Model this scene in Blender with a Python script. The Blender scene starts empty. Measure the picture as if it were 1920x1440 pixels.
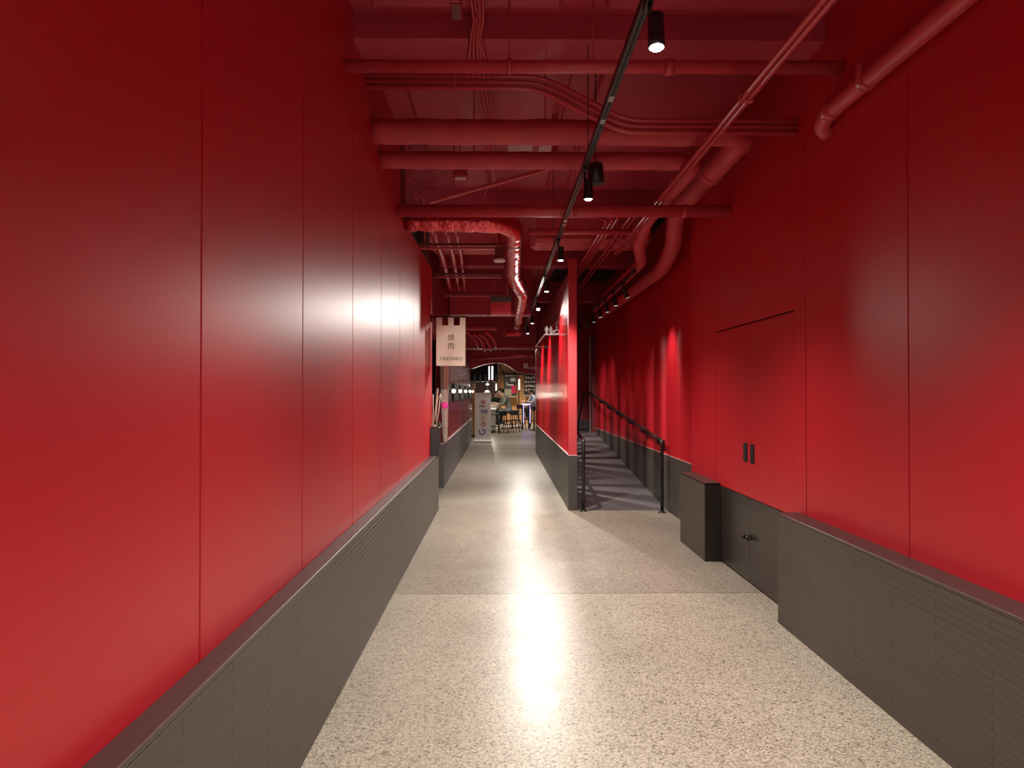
import bpy, math, random
from mathutils import Vector, Matrix
random.seed(7)
R = math.radians
SC = bpy.context.scene
COL = SC.collection

# ------------------------------------------------------------------ camera
CAM_POS = Vector((0.0, 0.0, 1.5))
FPX = 1400.0
cam_d = bpy.data.cameras.new('camera')
cam = bpy.data.objects.new('camera', cam_d); COL.objects.link(cam)
cam_d.sensor_fit = 'HORIZONTAL'; cam_d.sensor_width = 36.0
cam_d.lens = FPX / 1920.0 * 36.0
cam_d.clip_start = 0.05; cam_d.clip_end = 200
cam.location = CAM_POS
cam.rotation_euler = (R(90 + 0.614), 0, R(-0.818))
SC.camera = cam
CAM_ROT = cam.rotation_euler.to_matrix()

# ------------------------------------------------------------------ world, exposure
w = bpy.data.worlds.new('world'); SC.world = w; w.use_nodes = True
bg = w.node_tree.nodes['Background']
bg.inputs[0].default_value = (1.0, 0.95, 0.9, 1); bg.inputs[1].default_value = 0.8
SC.view_settings.view_transform = 'Standard'
SC.view_settings.look = 'None'
SC.view_settings.gamma = 1.0
SC.view_settings.use_curve_mapping = False
SC.view_settings.exposure = 0.0
SC.cycles.max_bounces = 6
SC.cycles.diffuse_bounces = 4
SC.cycles.glossy_bounces = 3
SC.cycles.use_adaptive_sampling = True
SC.cycles.adaptive_threshold = 0.03
SC.cycles.use_denoising = True
SC.cycles.sample_clamp_indirect = 6.0
SPOT_W = 245.0          # watts of one corridor track spotlight
SPOT_COL = (1.0, 0.935, 0.85)

def at(x, y, depth):
    """World point seen at pixel (x, y) of the 1920x1440 frame, at the given distance down the corridor."""
    d = CAM_ROT @ Vector(((x - 960) / FPX, -(y - 720) / FPX, -1.0))
    return CAM_POS + d * (depth / d.y)

# ------------------------------------------------------------------ materials
MATS = {}
def mat(name, col, rough=0.5, metal=0.0, spec=0.5, emit=None, estr=0.0, bump=0.0, bscale=60.0, bdist=0.002,
        var=0.0, vscale=4.0, rnd=0.0, coat=0.0, stretch=None):
    m = bpy.data.materials.new(name); m.use_nodes = True
    nt = m.node_tree; N = nt.nodes; L = nt.links
    b = N['Principled BSDF']
    b.inputs['Base Color'].default_value = (*col, 1)
    b.inputs['Roughness'].default_value = rough
    b.inputs['Metallic'].default_value = metal
    b.inputs['Specular IOR Level'].default_value = spec
    b.inputs['Coat Weight'].default_value = coat
    b.inputs['Coat Roughness'].default_value = 0.12
    if emit:
        b.inputs['Emission Color'].default_value = (*emit, 1)
        b.inputs['Emission Strength'].default_value = estr
    tc = N.new('ShaderNodeTexCoord')
    src = tc.outputs['Object']
    if stretch:
        mp = N.new('ShaderNodeMapping'); mp.inputs['Scale'].default_value = stretch
        L.new(src, mp.inputs['Vector']); src = mp.outputs['Vector']
    if bump > 0:
        n = N.new('ShaderNodeTexNoise'); n.inputs['Scale'].default_value = bscale; n.inputs['Detail'].default_value = 3
        L.new(src, n.inputs['Vector'])
        bp = N.new('ShaderNodeBump'); bp.inputs['Strength'].default_value = bump; bp.inputs['Distance'].default_value = bdist
        L.new(n.outputs['Fac'], bp.inputs['Height']); L.new(bp.outputs['Normal'], b.inputs['Normal'])
    if var > 0 or rnd > 0:
        hs = N.new('ShaderNodeHueSaturation'); hs.inputs['Color'].default_value = (*col, 1)
        mr = N.new('ShaderNodeMapRange')
        if rnd > 0:
            oi = N.new('ShaderNodeObjectInfo'); L.new(oi.outputs['Random'], mr.inputs['Value'])
            mr.inputs['To Min'].default_value = 1 - rnd; mr.inputs['To Max'].default_value = 1 + rnd
        else:
            n2 = N.new('ShaderNodeTexNoise'); n2.inputs['Scale'].default_value = vscale; n2.inputs['Detail'].default_value = 4
            L.new(src, n2.inputs['Vector']); L.new(n2.outputs['Fac'], mr.inputs['Value'])
            mr.inputs['From Min'].default_value = 0.3; mr.inputs['From Max'].default_value = 0.7
            mr.inputs['To Min'].default_value = 1 - var; mr.inputs['To Max'].default_value = 1 + var
        L.new(mr.outputs['Result'], hs.inputs['Value']); L.new(hs.outputs['Color'], b.inputs['Base Color'])
    MATS[name] = m
    return m

RED = (0.52, 0.011, 0.021)
M = dict(
    red=mat('red_wall_paint', RED, rough=0.40, spec=0.6),
    red_slat=mat('red_slat_lacquer', (0.50, 0.006, 0.014), rough=0.22, spec=0.5),
    red_ceil=mat('red_ceiling_paint', (0.44, 0.044, 0.075), rough=0.45, spec=0.35, var=0.12, vscale=1.5),
    red_pipe=mat('red_pipe_paint', (0.54, 0.055, 0.075), rough=0.36, spec=0.5, var=0.08),
    red_lag=mat('red_pipe_lagging', (0.54, 0.055, 0.075), rough=0.5, spec=0.4, bump=0.9, bscale=18, bdist=0.01, var=0.10, vscale=6),
    foil=mat('red_lit_foil', (0.72, 0.10, 0.12), rough=0.22, metal=0.85, bump=0.7, bscale=26, bdist=0.012),  # silver foil; the red light around it is put into the colour
    dark_red=mat('dark_red_paint', (0.16, 0.006, 0.012), rough=0.45),
    plinth=mat('charcoal_brick', (0.078, 0.063, 0.050), rough=0.5, spec=0.4, rnd=0.035, bump=0.25, bscale=70, bdist=0.002),
    plinth_core=mat('charcoal_joint', (0.055, 0.045, 0.036), rough=0.7),
    plinth_top=mat('charcoal_ledge', (0.065, 0.042, 0.040), rough=0.4, bump=0.2, bscale=40, stretch=(20, 1, 20)),
    slate=mat('slate_grey_panel', (0.085, 0.075, 0.082), rough=0.45),
    blk=mat('black_metal', (0.012, 0.012, 0.013), rough=0.35, spec=0.5),
    blk_matte=mat('black_matte', (0.010, 0.009, 0.009), rough=0.75),
    door_blk=mat('dark_bronze_door', (0.030, 0.025, 0.021), rough=0.32, spec=0.5),
    brass=mat('dark_brass', (0.12, 0.10, 0.08), rough=0.2, metal=1.0),
    steel=mat('brushed_steel', (0.6, 0.58, 0.56), rough=0.25, metal=1.0),
    pink=mat('pale_pink_cap', (0.62, 0.42, 0.42), rough=0.4),
    white=mat('white_enamel', (0.75, 0.75, 0.74), rough=0.35),
    cream=mat('cream_fabric', (0.88, 0.72, 0.60), rough=0.9, bump=0.3, bscale=200, bdist=0.001, var=0.05),
    drape=mat('pale_drape', (0.82, 0.70, 0.62), rough=0.9),
    ink=mat('brown_ink', (0.10, 0.065, 0.055), rough=0.9),
    banner=mat('grey_banner_vinyl', (0.80, 0.78, 0.75), rough=0.6),
    g_blue=mat('banner_blue', (0.035, 0.06, 0.22), rough=0.6), g_red=mat('banner_red', (0.50, 0.05, 0.05), rough=0.6),
    g_yel=mat('banner_yellow', (0.62, 0.38, 0.12), rough=0.6), g_grn=mat('banner_green', (0.03, 0.06, 0.035), rough=0.6),
    ramp=mat('grey_ramp_coating', (0.10, 0.088, 0.09), rough=0.5, var=0.06, vscale=3),
    lens=mat('lamp_lens', (1, 1, 1), emit=(1.0, 0.95, 0.88), estr=60),
    lens_dim=mat('lamp_lens_shielded', (1, 1, 1), emit=(1.0, 0.95, 0.88), estr=1.2),
    red_gloss=mat('red_gloss_pipe', (0.50, 0.04, 0.06), rough=0.14, spec=0.8),
    dark_slat=mat('dark_red_slat_lacquer', (0.20, 0.006, 0.014), rough=0.2),
    mirror_red=mat('mirror_red_panel', (0.70, 0.06, 0.08), rough=0.16, metal=0.7),
    red_matte=mat('red_matte_panel', (0.30, 0.020, 0.034), rough=0.75, spec=0.2),
    globe=mat('globe_glass', (1, 0.95, 0.85), rough=0.3, emit=(1.0, 0.84, 0.58), estr=1.5),
    tube=mat('tube_light', (1, 1, 1), emit=(1.0, 0.96, 0.9), estr=4.5),
    ply=mat('orange_plywood', (0.68, 0.35, 0.14), rough=0.5, var=0.12, vscale=2, stretch=(8, 8, 0.6)),
    wood=mat('brown_wood', (0.13, 0.055, 0.035), rough=0.45, var=0.1),
    mauve=mat('mauve_wall', (0.16, 0.075, 0.08), rough=0.6),
    stone=mat('pale_counter', (0.55, 0.52, 0.46), rough=0.4),
    topwood=mat('grey_brown_top', (0.13, 0.10, 0.085), rough=0.4),
    violet=mat('violet_led', (0.3, 0.25, 0.8), rough=0.3, emit=(0.34, 0.26, 1.0), estr=10),
    teal=mat('teal_cushion', (0.05, 0.32, 0.30), rough=0.5),
    magenta=mat('magenta_petal', (0.80, 0.02, 0.40), rough=0.5),
    leaf=mat('green_leaf', (0.05, 0.10, 0.03), rough=0.4),
    stem=mat('pale_stem', (0.70, 0.62, 0.48), rough=0.5),
    skin=mat('skin', (0.55, 0.33, 0.24), rough=0.5),
    hair=mat('black_hair', (0.012, 0.010, 0.010), rough=0.45),
    shirt_g=mat('grey_green_shirt', (0.17, 0.18, 0.145), rough=0.9, bump=0.4, bscale=20, bdist=0.01),
    shirt_b=mat('pale_blue_shirt', (0.50, 0.56, 0.72), rough=0.9),
    shirt_k=mat('black_shirt', (0.02, 0.02, 0.022), rough=0.9),
    trousers=mat('dark_trousers', (0.035, 0.035, 0.04), rough=0.9),
    jeans=mat('grey_trousers', (0.22, 0.22, 0.23), rough=0.9),
    poster_red=mat('crimson_card', (0.65, 0.02, 0.09), rough=0.6),
    poster_dk=mat('charcoal_board', (0.07, 0.07, 0.07), rough=0.6),
    poster_lt=mat('pale_olive_board', (0.36, 0.34, 0.24), rough=0.6, var=0.5, vscale=14),
)

def terrazzo(name, tint):
    m = bpy.data.materials.new(name); m.use_nodes = True
    nt = m.node_tree; N = nt.nodes; L = nt.links; b = N['Principled BSDF']
    tc = N.new('ShaderNodeTexCoord'); O = tc.outputs['Object']
    v1 = N.new('ShaderNodeTexVoronoi'); v1.inputs['Scale'].default_value = 150; L.new(O, v1.inputs['Vector'])
    v2 = N.new('ShaderNodeTexVoronoi'); v2.inputs['Scale'].default_value = 80; L.new(O, v2.inputs['Vector'])
    sx = N.new('ShaderNodeSeparateColor'); L.new(v1.outputs['Color'], sx.inputs[0])
    sx2 = N.new('ShaderNodeSeparateColor'); L.new(v2.outputs['Color'], sx2.inputs[0])
    r1 = N.new('ShaderNodeValToRGB'); e = r1.color_ramp.elements
    e[0].position = 0.0; e[0].color = (0.17 * tint[0], 0.15 * tint[1], 0.125 * tint[2], 1)
    e[1].position = 1.0; e[1].color = (0.62 * tint[0], 0.57 * tint[1], 0.47 * tint[2], 1)
    k = r1.color_ramp.elements.new(0.16); k.color = (0.33 * tint[0], 0.295 * tint[1], 0.24 * tint[2], 1)
    k = r1.color_ramp.elements.new(0.45); k.color = (0.42 * tint[0], 0.38 * tint[1], 0.315 * tint[2], 1)
    L.new(sx.outputs[0], r1.inputs['Fac'])
    r2 = N.new('ShaderNodeValToRGB'); e = r2.color_ramp.elements
    e[0].position = 0.03; e[0].color = (0.45, 0.43, 0.41, 1); e[1].position = 0.10; e[1].color = (1, 1, 1, 1)
    L.new(sx2.outputs[0], r2.inputs['Fac'])
    mx = N.new('ShaderNodeMix'); mx.data_type = 'RGBA'; mx.blend_type = 'MULTIPLY'; mx.inputs[0].default_value = 0.8
    L.new(r1.outputs[0], mx.inputs[6]); L.new(r2.outputs[0], mx.inputs[7])
    n = N.new('ShaderNodeTexNoise'); n.inputs['Scale'].default_value = 0.9; n.inputs['Detail'].default_value = 4; L.new(O, n.inputs['Vector'])
    mr = N.new('ShaderNodeMapRange'); mr.inputs['From Min'].default_value = 0.3; mr.inputs['From Max'].default_value = 0.7
    mr.inputs['To Min'].default_value = 0.90; mr.inputs['To Max'].default_value = 1.08; L.new(n.outputs['Fac'], mr.inputs['Value'])
    hs = N.new('ShaderNodeHueSaturation'); L.new(mx.outputs[2], hs.inputs['Color']); L.new(mr.outputs['Result'], hs.inputs['Value'])
    L.new(hs.outputs['Color'], b.inputs['Base Color'])
    n3 = N.new('ShaderNodeTexNoise'); n3.inputs['Scale'].default_value = 3.0; n3.inputs['Detail'].default_value = 5; L.new(O, n3.inputs['Vector'])
    mr3 = N.new('ShaderNodeMapRange'); mr3.inputs['To Min'].default_value = 0.24; mr3.inputs['To Max'].default_value = 0.44
    L.new(n3.outputs['Fac'], mr3.inputs['Value']); L.new(mr3.outputs['Result'], b.inputs['Roughness'])
    n4 = N.new('ShaderNodeTexNoise'); n4.inputs['Scale'].default_value = 2.2; n4.inputs['Detail'].default_value = 2; L.new(O, n4.inputs['Vector'])
    bp = N.new('ShaderNodeBump'); bp.inputs['Strength'].default_value = 0.25; bp.inputs['Distance'].default_value = 0.01
    L.new(n4.outputs['Fac'], bp.inputs['Height']); L.new(bp.outputs['Normal'], b.inputs['Normal'])
    b.inputs['Specular IOR Level'].default_value = 0.28
    return m
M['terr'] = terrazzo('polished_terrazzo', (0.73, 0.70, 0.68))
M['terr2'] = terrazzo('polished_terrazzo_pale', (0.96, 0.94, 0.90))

# the lamp lenses and globes only show as bright; their beams are real lamps inside the fixtures
for n_ in ('lens', 'lens_dim', 'globe'): M[n_].cycles.emission_sampling = 'NONE'

def course_mat(name, col, vert=False):
    """Thin stacked tile courses too fine to build singly, as relief."""
    m = mat(name, col, rough=0.42, spec=0.4)
    nt = m.node_tree; N = nt.nodes; L = nt.links; b = N['Principled BSDF']
    tc = N.new('ShaderNodeTexCoord'); wv = N.new('ShaderNodeTexWave')
    wv.wave_type = 'BANDS'; wv.bands_direction = 'X' if vert else 'Z'
    wv.inputs['Scale'].default_value = 12 if vert else 6.5; wv.inputs['Distortion'].default_value = 0
    L.new(tc.outputs['Object'], wv.inputs['Vector'])
    bp = N.new('ShaderNodeBump'); bp.inputs['Strength'].default_value = 0.35; bp.inputs['Distance'].default_value = 0.003
    L.new(wv.outputs['Fac'], bp.inputs['Height']); L.new(bp.outputs['Normal'], b.inputs['Normal'])
    return m
M['courses'] = course_mat('charcoal_fine_courses', (0.070, 0.062, 0.052))
M['courses_v'] = course_mat('charcoal_soldier_courses', (0.050, 0.042, 0.038), True)

# ------------------------------------------------------------------ mesh helpers
class MB:
    def __init__(s): s.v = []; s.f = []; s.smooth = []
    def add(s, vs, fs, sm=False):
        o = len(s.v); s.v += [tuple(v) for v in vs]; s.f += [[i + o for i in f] for f in fs]; s.smooth += [sm] * len(fs); return s
    def box(s, x0, x1, y0, y1, z0, z1):
        return s.add([(x0,y0,z0),(x1,y0,z0),(x1,y1,z0),(x0,y1,z0),(x0,y0,z1),(x1,y0,z1),(x1,y1,z1),(x0,y1,z1)],
                     [(0,3,2,1),(4,5,6,7),(0,1,5,4),(1,2,6,5),(2,3,7,6),(3,0,4,7)])
    def bbox(s, x0, x1, y0, y1, z0, z1, b=0.01):
        """box with chamfered edges"""
        xs, ys, zs = (x0, x1), (y0, y1), (z0, z1)
        V = []; idx = {}
        for i in (0, 1):
            for j in (0, 1):
                for k in (0, 1):
                    sx, sy, sz = (1 - 2*i), (1 - 2*j), (1 - 2*k)
                    for a in range(3):
                        p = [xs[i] + sx*b, ys[j] + sy*b, zs[k] + sz*b]
                        p[a] = (xs[i], ys[j], zs[k])[a]
                        idx[(i,j,k,a)] = len(V); V.append(tuple(p))
        F = []
        for a in range(3):
            o = [q for q in range(3) if q != a]
            for sd in (0, 1):
                q = []
                for (m_, n_) in ((0,0),(1,0),(1,1),(0,1)):
                    c = [0,0,0]; c[a] = sd; c[o[0]] = m_; c[o[1]] = n_
                    q.append(idx[(*c, a)])
                F.append(q)
        for a in range(3):
            o = [q for q in range(3) if q != a]
            for m_ in (0,1):
                for n_ in (0,1):
                    c0 = [0,0,0]; c0[a] = 0; c0[o[0]] = m_; c0[o[1]] = n_
                    c1 = list(c0); c1[a] = 1
                    F.append([idx[(*c0,o[0])], idx[(*c1,o[0])], idx[(*c1,o[1])], idx[(*c0,o[1])]])
        for i in (0,1):
            for j in (0,1):
                for k in (0,1):
                    F.append([idx[(i,j,k,0)], idx[(i,j,k,1)], idx[(i,j,k,2)]])
        return s.add(V, F)
    def prism(s, poly, axis, a, b):
        """extrude 2D polygon along axis between a and b; poly in the remaining two axes order"""
        n = len(poly)
        def P(p, t):
            q = list(p); q.insert('xyz'.index(axis), t); return q
        vs = [P(p, a) for p in poly] + [P(p, b) for p in poly]
        fs = [list(range(n))[::-1], list(range(n, 2*n))] + [[i, (i+1) % n, n + (i+1) % n, n + i] for i in range(n)]
        return s.add(vs, fs)
    def tube(s, pts, r, n=12, caps=True, jit=0.0, smooth=True, rs=None):
        pts = [Vector(p) for p in pts]
        T = []
        for i in range(len(pts)):
            a = pts[max(0, i-1)]; b = pts[min(len(pts)-1, i+1)]
            T.append((b - a).normalized())
        u = Vector((0,0,1)) if abs(T[0].z) < 0.9 else Vector((1,0,0))
        u = (u - T[0]*u.dot(T[0])).normalized()
        vs = []
        for i, p in enumerate(pts):
            u = (u - T[i]*u.dot(T[i])).normalized(); w_ = T[i].cross(u)
            rr = rs[i] if rs else r
            for k in range(n):
                a = 2*math.pi*k/n
                q = rr * (1 + (random.uniform(-jit, jit) if jit else 0))
                vs.append(p + u*math.cos(a)*q + w_*math.sin(a)*q)
        fs = []
        for i in range(len(pts)-1):
            for k in range(n):
                fs.append((i*n+k, i*n+(k+1) % n, (i+1)*n+(k+1) % n, (i+1)*n+k))
        s.add(vs, fs, smooth)
        if caps:
            o = len(s.v) - len(vs)
            s.f.append([o + k for k in range(n)][::-1]); s.smooth.append(False)
            e = o + (len(pts)-1)*n
            s.f.append([e + k for k in range(n)]); s.smooth.append(False)
        return s
    def cyl(s, p0, p1, r, n=16, r2=None):
        return s.tube([p0, p1], r, n, rs=[r, r2 if r2 is not None else r])
    def sphere(s, c, r, nu=14, nv=9, sc=(1,1,1)):
        vs = [(c[0], c[1], c[2]+r*sc[2])]
        for j in range(1, nv):
            t = math.pi*j/nv
            for i in range(nu):
                a = 2*math.pi*i/nu
                vs.append((c[0]+r*sc[0]*math.sin(t)*math.cos(a), c[1]+r*sc[1]*math.sin(t)*math.sin(a), c[2]+r*sc[2]*math.cos(t)))
        vs.append((c[0], c[1], c[2]-r*sc[2]))
        fs = [(0, 1+i, 1+(i+1) % nu) for i in range(nu)]
        for j in range(nv-2):
            for i in range(nu):
                fs.append((1+j*nu+i, 1+(j+1)*nu+i, 1+(j+1)*nu+(i+1) % nu, 1+j*nu+(i+1) % nu))
        l = len(vs)-1; b0 = 1+(nv-2)*nu
        fs += [(b0+i, l, b0+(i+1) % nu) for i in range(nu)]
        return s.add(vs, fs, True)
    def mesh(s, name, m):
        me = bpy.data.meshes.new(name); me.from_pydata(s.v, [], s.f)
        me.polygons.foreach_set('use_smooth', s.smooth)
        if m is not None: me.materials.append(m)
        me.update(); return me
    def build(s, name, m, parent=None, local=False):
        return link(name, s.mesh(name, m), parent, local)

def link(name, me, parent=None, local=False):
    o = bpy.data.objects.new(name, me); COL.objects.link(o)
    if parent is not None:
        o.parent = parent
        if not local:
            o.matrix_parent_inverse = world_of(parent).inverted()
    return o
def world_of(o):
    m = o.matrix_basis.copy()
    if o.parent: m = world_of(o.parent) @ o.matrix_parent_inverse @ m
    return m
def tag(o, label=None, cat=None, group=None, kind=None):
    if label: o['label'] = label
    if cat: o['category'] = cat
    if group: o['group'] = group
    if kind: o['kind'] = kind
    return o
def thing(name, label, cat, loc=(0,0,0), rot=(0,0,0), group=None):
    o = bpy.data.objects.new(name, None); COL.objects.link(o)
    o.empty_display_size = 0.05; o.location = loc; o.rotation_euler = rot
    return tag(o, label, cat, group)
def struct(name, mb, m, label):
    return tag(mb.build(name, m), label, None, None, 'structure')
def copy_tree(o, parent=None):
    c = o.copy(); COL.objects.link(c); c.parent = parent
    for ch in list(o.children): copy_tree(ch, c)
    return c
def rounded(pts, rad, n=6):
    """polyline with its corners rounded"""
    pts = [Vector(p) for p in pts]; out = [pts[0]]
    for i in range(1, len(pts)-1):
        a, b, c = pts[i-1], pts[i], pts[i+1]
        d0 = min(rad, (a-b).length*0.49); d1 = min(rad, (c-b).length*0.49)
        p0 = b + (a-b).normalized()*d0; p2 = b + (c-b).normalized()*d1
        for k in range(n+1):
            t = k/n
            out.append(p0*(1-t)**2 + b*2*t*(1-t) + p2*t*t)
    out.append(pts[-1]); return out
def resample(pts, step):
    out = [Vector(pts[0])]
    for a, b in zip(pts, pts[1:]):
        a, b = Vector(a), Vector(b); n = max(1, int((b-a).length/step))
        for k in range(1, n+1): out.append(a.lerp(b, k/n))
    return out
def text_mesh(body, size, m, depth=0.0, spacing=1.0):
    cu = bpy.data.curves.new('text', 'FONT'); cu.body = body; cu.size = size; cu.extrude = depth
    cu.align_x = 'CENTER'; cu.align_y = 'CENTER'; cu.space_character = spacing; cu.resolution_u = 4
    tmp = bpy.data.objects.new('text', cu); COL.objects.link(tmp)
    dg = bpy.context.evaluated_depsgraph_get(); dg.update()
    me = bpy.data.meshes.new_from_object(tmp.evaluated_get(dg)); me.materials.clear(); me.materials.append(m)
    bpy.data.objects.remove(tmp); bpy.data.curves.remove(cu)
    return me

# ------------------------------------------------------------------ the setting: floor, ceiling
XL, XLP = -0.88, -0.80      # left wall face, left plinth face
XR, XRP = 1.94, 1.80        # right wall face, right plinth face
XRAMP = 2.10                # ramp wall face
ZC = 3.75                   # ceiling
PH = 0.716                  # plinth height
Y0 = -6.0

fl = struct('floor', MB().box(-7, 7, Y0, 37, -0.25, -0.02), M['blk_matte'], 'polished terrazzo corridor floor with a joint across it')
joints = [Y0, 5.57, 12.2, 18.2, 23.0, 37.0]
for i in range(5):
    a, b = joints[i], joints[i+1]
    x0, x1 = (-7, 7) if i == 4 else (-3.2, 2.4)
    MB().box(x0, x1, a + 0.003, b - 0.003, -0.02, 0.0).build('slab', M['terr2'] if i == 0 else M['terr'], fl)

ce = struct('ceiling', MB().box(-4, 4, Y0, 22.6, ZC, ZC + 0.2), M['red_ceil'], 'dark red painted ceiling slab above the pipes')
for (a, b, z) in ((1.2, 1.5, 3.66), (4.42, 4.72, 3.60), (8.3, 8.6, 3.55), (11.2, 11.5, 3.4), (14.8, 15.1, 3.3)):
    MB().box(-0.88 if a < 9 else -2.9, 1.94 if a < 7 else 2.1, a, b, z, ZC + 0.01).build('beam', M['red_ceil'], ce)
for (x0, x1, a, b) in ((-0.75, 0.35, 1.7, 4.3), (0.6, 1.75, 1.7, 4.3), (-0.7, 0.5, 4.95, 8.1), (0.7, 1.8, 4.95, 8.1)):
    MB().bbox(x0, x1, a, b, ZC - 0.035, ZC + 0.01, 0.02).build('drop_panel', M['red_ceil'], ce)
for (x0, x1, a, b) in ((0.06, 0.28, 6.55, 7.2), (0.34, 0.45, 6.6, 7.3)):
    tag(MB().box(x0, x1, a, b, ZC - 0.05, ZC - 0.034).build('patch_board', M['pink'], ce), 'pale unpainted patch on the red ceiling')

# ------------------------------------------------------------------ brick plinths
brick_me = {}
def brick(parent, x, y0, y1, z0, z1, face):
    key = (round(y1-y0, 4), face)
    if key not in brick_me:
        L_ = (y1-y0)/2; H_ = (z1-z0)/2; d = 0.008
        brick_me[key] = MB().bbox(-d if face > 0 else -0.001, 0.001 if face > 0 else d, -L_, L_, -H_, H_, 0.0007).mesh('brick', M['plinth'])
    o = bpy.data.objects.new('brick', brick_me[key]); COL.objects.link(o); o.parent = parent
    o.location = (x, (y0+y1)/2, (z0+z1)/2)
    return o
def brick_face(parent, xface, face, ya, yb, rows, blen):
    """courses of long thin bricks; face=+1: the wall lies at +x behind the face (right side)"""
    rh = (PH - 0.02) / rows; j = 0.0008
    n = round((yb - ya)/blen); bl = (yb - ya)/n
    xc = xface + (0.008 if face > 0 else -0.008)
    for r in range(rows):
        off = bl/2 if r % 2 else 0
        ys = [ya] + [ya + off + bl*k for k in range(0 if off else 1, n)] + [yb]
        for a, b in zip(ys, ys[1:]):
            if b - a < 0.02: continue
            brick(parent, xc, a + j, b - j, r*rh + j, (r+1)*rh - j, face)

# left wall
wl = struct('wall_left', MB().box(-1.05, -0.893, Y0, 6.95, 0, ZC).box(-1.05, -0.893, 6.95, 9.5, 0, 3.06), M['dark_red'],
            'tall red panelled wall along the left side of the corridor')
seams = [Y0, -4.5, -3.4, -2.3, -1.18, -0.05, 1.08, 2.2, 3.32, 4.43, 5.475, 6.48, 7.5, 8.5, 9.5]
for a, b in zip(seams, seams[1:]):
    top = 3.06 if a > 6.4 else ZC
    MB().bbox(-0.893, XL, a + 0.0035, b - 0.0035, PH - 0.01, top, 0.003).build('panel', M['red'], wl)
tl = struct('trim_1', MB().box(XL - 0.005, XLP - 0.008, Y0, 9.55, 0, PH - 0.02), M['plinth_core'], 'charcoal brick plinth under the left red wall')
MB().bbox(XL, XLP, Y0, 9.55, PH - 0.02, PH, 0.003).build('ledge', M['plinth_top'], tl)
MB().box(XLP - 0.008, XLP, Y0, 1.2, 0, PH - 0.02).build('plain_face', M['plinth'], tl)
brick_face(tl, XLP, -1, 1.2, 9.55, 22, 0.70)

# right wall
wr = struct('wall_right', MB().box(1.953, 2.25, Y0, 4.86, 0, ZC).box(1.99, 2.25, 4.86, 6.80, 0, 2.09).box(1.953, 2.25, 4.86, 6.80, 2.06, ZC)
            .box(1.953, 2.25, 6.80, 7.58, 0, ZC), M['dark_red'], 'tall red panelled wall along the right side of the corridor')
for a, b in ((Y0, -3.6), (-3.6, -2.4), (-2.4, -1.22), (-1.22, -0.04), (-0.04, 1.14), (1.14, 2.33), (2.33, 3.53), (3.53, 4.73)):
    MB().bbox(XR, 1.953, a + 0.0035, b - 0.0035, PH - 0.01, ZC, 0.003).build('panel', M['red'], wr)
D0, D1, DT, DB = 4.915, 6.745, 2.045, 0.675
MB().prism([(4.7335, PH - 0.01), (D0, PH - 0.01), (D0, DT), (D1, DT), (D1, PH - 0.03), (7.166, PH - 0.03), (7.166, ZC), (4.7335, ZC)],
           'x', XR, 1.953).build('panel', M['red'], wr)
MB().bbox(XR, 1.953, 7.172, 7.6, PH - 0.03, ZC, 0.003).build('panel', M['red'], wr)
MB().bbox(XR, 2.25, 7.588, 7.604, 0, ZC, 0.003).build('end_cap', M['red'], wr)
dr = thing('door_1', 'flush red double door with black lower leaves in the right wall', None, (XR, 5.83, 0)); dr['kind'] = 'structure'
ym = (D0 + D1)/2
for a, b, s in ((D0 + 0.006, ym - 0.0015, 1), (ym + 0.0015, D1 - 0.003, -1)):
    lf = MB().bbox(XR + 0.001, 1.985, a, b, DB, DT - 0.010, 0.002).build('leaf', M['red'], dr)
    ye = b if s > 0 else a
    y0_, y1_ = (ye - 0.125, ye - 0.035) if s > 0 else (ye + 0.035, ye + 0.125)
    pl = MB().bbox(XR - 0.004, XR + 0.002, y0_, y1_, 0.945, 1.095, 0.002).build('flush_pull', M['blk'], lf)
    MB().bbox(XR - 0.006, XR - 0.0035, y0_ + 0.012, y1_ - 0.012, 0.96, 1.08, 0.001).build('recess_plate', M['brass'] if False else M['blk_matte'], pl)
    lo = MB().bbox(XR + 0.004, 1.985, a if s > 0 else a, b, 0.012, DB - 0.006, 0.002).build('lower_leaf', M['door_blk'], dr)
    yk = ym + (-0.045 if s > 0 else 0.045)
    kb = MB().cyl((XR + 0.005, yk, 0.36), (XR - 0.02, yk, 0.36), 0.010, 12)
    kb.sphere((XR - 0.032, yk, 0.36), 0.024, 14, 9, (0.7, 1, 1)).build('knob', M['brass'], lo)
tr = struct('trim_2', MB().box(XRP + 0.008, XR + 0.012, Y0, 4.85, 0, PH - 0.02), M['plinth_core'], 'charcoal brick plinth under the near right wall, ending at the black door')
MB().bbox(XRP, XR, Y0, 4.85, PH - 0.02, PH, 0.003).build('ledge', M['plinth_top'], tr)
MB().box(XRP, XRP + 0.008, Y0, 0.6, 0, PH - 0.02).build('plain_face', M['plinth'], tr)
brick_face(tr, XRP, 1, 0.6, 4.85, 22, 0.70)
tr2 = struct('trim_3', MB().box(XRP + 0.008, XR + 0.012, 6.60, 7.5, 0, PH - 0.03), M['door_blk'], 'short charcoal brick plinth block between the black door and the ramp')
MB().bbox(XRP, XR, 6.60, 7.5, PH - 0.04, PH - 0.02, 0.003).build('ledge', M['plinth_top'], tr2)
brick_face(tr2, XRP, 1, 6.60, 7.5, 22, 0.45)

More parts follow.
